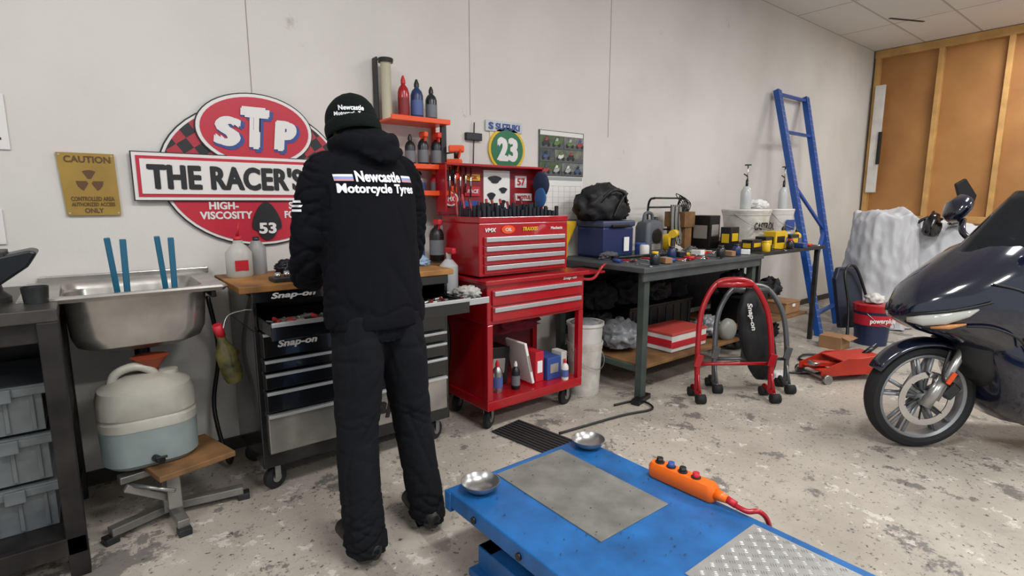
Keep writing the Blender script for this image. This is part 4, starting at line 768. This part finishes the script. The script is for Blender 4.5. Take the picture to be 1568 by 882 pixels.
for s in(-1,1):
    bm=bmesh.new();sweep(bm,[hp(s*.072,-.005,-.04),hp(s*.08,-.012,-.025),hp(s*.084,-.015,.0),hp(s*.08,-.01,.02)],[(.006,.008),(.007,.014),(.007,.018),(.004,.008)],12);mk('ear',bm,SKIN,smooth=True)
    lathe('eye',[(.001,-.011),(.008,-.008),(.011,0),(.008,.008),(.001,.011)],WPAP,hp(s*.03,.078,.01),16);lathe('iris',[(.001,0),(.005,.0),(.001,.001)],DGR,hp(s*.03,.0895,.01),12,rot=(-90-24,0,0))
bm=bmesh.new();sweep(bm,[hp(-.022,.09,-.05),hp(0,.097,-.052),hp(.022,.09,-.05)],[.002,.005,.002],8);mk('lips',bm,mat('lips','#9c5f52',.5),smooth=True)
bm=bmesh.new();sweep(bm,[(cx-.01,2.06,1.5),(cx-.012,2.1,1.6)],[.055,.052],18);mk('neck',bm,SKIN,smooth=True)
HAIR=mat('dark_hair','#2c241e',.8)
bm=bmesh.new();bmesh.ops.create_icosphere(bm,subdivisions=4,radius=1)
bmesh.ops.delete(bm,geom=[v for v in bm.verts if v.co.z<-.75 or v.co.y>.0],context='VERTS')
for v in bm.verts:v.co=tilt@Vector((v.co.x*.081,v.co.y*.1,v.co.z*.118))
mk('hair',bm,HAIR,hc,smooth=True)
BEAN=mat('beanie_knit','#0a1210',.95,bump=.5,scale=120,spec=.2)
bm=bmesh.new();bmesh.ops.create_icosphere(bm,subdivisions=5,radius=1)
bmesh.ops.delete(bm,geom=[v for v in bm.verts if v.co.z<-.25],context='VERTS')
for v in bm.verts:
    d=v.co.copy();k=1.0+.014*noise.noise(d*5);zz=math.copysign(abs(d.z)**.85,d.z);v.co=tilt@Vector((d.x*.098*k,d.y*.116*k,zz*.116*k+.0))
bn=mk('beanie',bm,BEAN,hc,smooth=True);bn.modifiers.new('s','SOLIDIFY').thickness=.006
P=[hc+tilt@Vector((.098*math.cos(R(t)),.117*math.sin(R(t)),-.026+.024*math.sin(R(t)))) for t in range(0,361,12)]
bm=bmesh.new();n=len(P)-1;rg=[]
for i in range(n):
    c=P[i]-hc;rad=(tilt.inverted()@c);rad.z=0;rad=tilt@rad.normalized();up=tilt@Vector((0,0,1))
    rg.append([bm.verts.new(c+rad*(.007*math.cos(a))+up*(.03*math.sin(a))) for a in [2*math.pi*k/10 for k in range(10)]])
for i in range(n):
    a,b=rg[i],rg[(i+1)%n]
    for k in range(10):bm.faces.new((a[k],a[(k+1)%10],b[(k+1)%10],b[k]))
mk('beanie_cuff',bm,BEAN,hc,smooth=True)
def hand(n,w,fwd,side,scale=1.0):
    w=Vector(w);f=Vector(fwd).normalized();sd=(Vector(side)-f*Vector(side).dot(f)).normalized();dn=f.cross(sd)
    if dn.z>0:dn=-dn
    def p(a,b,c):return w+f*a*scale+sd*b*scale+dn*c*scale
    parts=[([p(-.03,0,0),p(0,0,0),p(.04,.002,0),p(.085,.004,.004),p(.095,.004,.006)],[(.026,.02),(.028,.021),(.04,.017),(.042,.014),(.034,.01)],dict(n=16,up=sd))]
    for k,(b,L) in enumerate(((-.031,.072),(-.010,.082),(.012,.077),(.032,.06))):
        parts.append(([p(.07,b,.002),p(.09,b*1.05,.0),p(.09+L*.45,b*1.15,.008),p(.09+L*.75,b*1.15,.026),p(.09+L*.85,b*1.12,.044)],[.009,.0092,.0085,.0078,.005],dict(n=10)))
    parts.append(([p(.015,-.026,.004),p(.04,-.05,.012),p(.065,-.06,.024),p(.085,-.055,.036)],[.013,.0115,.0098,.006],dict(n=10)))
    organic(n,parts,SKIN,.0035,None,1)
hand('hand_left',(cx-.1,2.375,1.03),(.35,1,-.2),(-1,.3,0));hand('hand_right',(cx+.06,2.385,1.03),(-.35,1,-.2),(1,.3,0))
def project(n,s,w,h,c,dirn,m,target,off=.02,shear=0,mesh=None,grid=.012):
    me=mesh or tmesh(s,w,h,off,shear)
    bm=bmesh.new();bm.from_mesh(me)
    for ax,L in((0,w),(1,h)):
        k=int(L/grid)+1
        for i in range(1,k):
            co=Vector((0,0,0));co[ax]=-L/2+i*L/k;no=Vector((0,0,0));no[ax]=1
            bmesh.ops.bisect_plane(bm,geom=bm.verts[:]+bm.edges[:]+bm.faces[:],plane_co=co,plane_no=no)
    tb=BVHTree.FromPolygons([target.matrix_basis@v.co for v in target.data.vertices],[p.vertices[:] for p in target.data.polygons])
    d=Vector(dirn).normalized();xax=Vector((d.y,-d.x,0)).normalized();zax=xax.cross(d)
    for v in bm.verts:
        q=Vector(c)+xax*v.co.x+zax*v.co.y;hit=tb.ray_cast(q-d*.5,d)
        v.co=(hit[0]-d*(.0035+v.co.z)) if hit[0] else q
    me=bpy.data.meshes.new(n);bm.to_mesh(me);bm.free();me.materials.clear();me.materials.append(m);o=bpy.data.objects.new(n,me);return link(o)
def quad(w,h):
    me=bpy.data.meshes.new('q');me.from_pydata([(-w/2,-h/2,0),(w/2,-h/2,0),(w/2,h/2,0),(-w/2,h/2,0)],[],[(0,1,2,3)]);return me
PW=mat('print_white','#e6e6ea',.7);PB=mat('print_blue','#7d90c4',.7);PR=mat('print_red','#b98a94',.7)
project('print_line_a','Newcastle',.175,.04,(cx,1.9,1.452),(0,1,0),PW,hoodie,.045,grid=.008)
project('print_line_b','Motorcycle Tyres',.3,.044,(cx,1.9,1.404),(0,1,0),PW,hoodie,.05,grid=.008)
for sx in(-1,1):
    for dz,m in((.008,PW),(0,PB),(-.008,PR)):project('stripe','',.058,.008,(cx+sx*.124,1.9,1.447+dz),(0,1,0),m,hoodie,mesh=quad(.058,.008))
for dz in(0,.016,.032):project('sleeve_stripe','',.05,.008,(cx-.23,2.04,1.33+dz),(1,.3,0),PW,hoodie,mesh=quad(.05,.008))
tgt=bpy.data.objects.new('tmp',bn.data);tgt.matrix_basis=Matrix.Translation(hc)
project('beanie_text_a','Newcastle',.09,.02,hc+Vector((-.015,0,.05)),(.25,1,0),PW,tgt,.04,grid=.006);project('beanie_text_b','Motorcycle Tyres',.12,.02,hc+Vector((-.015,0,.026)),(.25,1,0),PW,tgt,.04,grid=.006)
bpy.data.objects.remove(tgt)
nogrp()
# ---------------------------------------------------------------- world + camera
w=bpy.data.worlds.new('World');SC.world=w;w.use_nodes=True;bg=w.node_tree.nodes['Background'];bg.inputs[0].default_value=(*lin('#e6ecf5'),1);bg.inputs[1].default_value=.78
cd=bpy.data.cameras.new('camera');cd.sensor_width=36;cd.lens=36*830/1568;cd.clip_start=.05
cam=bpy.data.objects.new('camera',cd);COL.objects.link(cam);cam.location=(0,0,1.36);cam.rotation_euler=(R(81),0,R(-38.4));SC.camera=cam
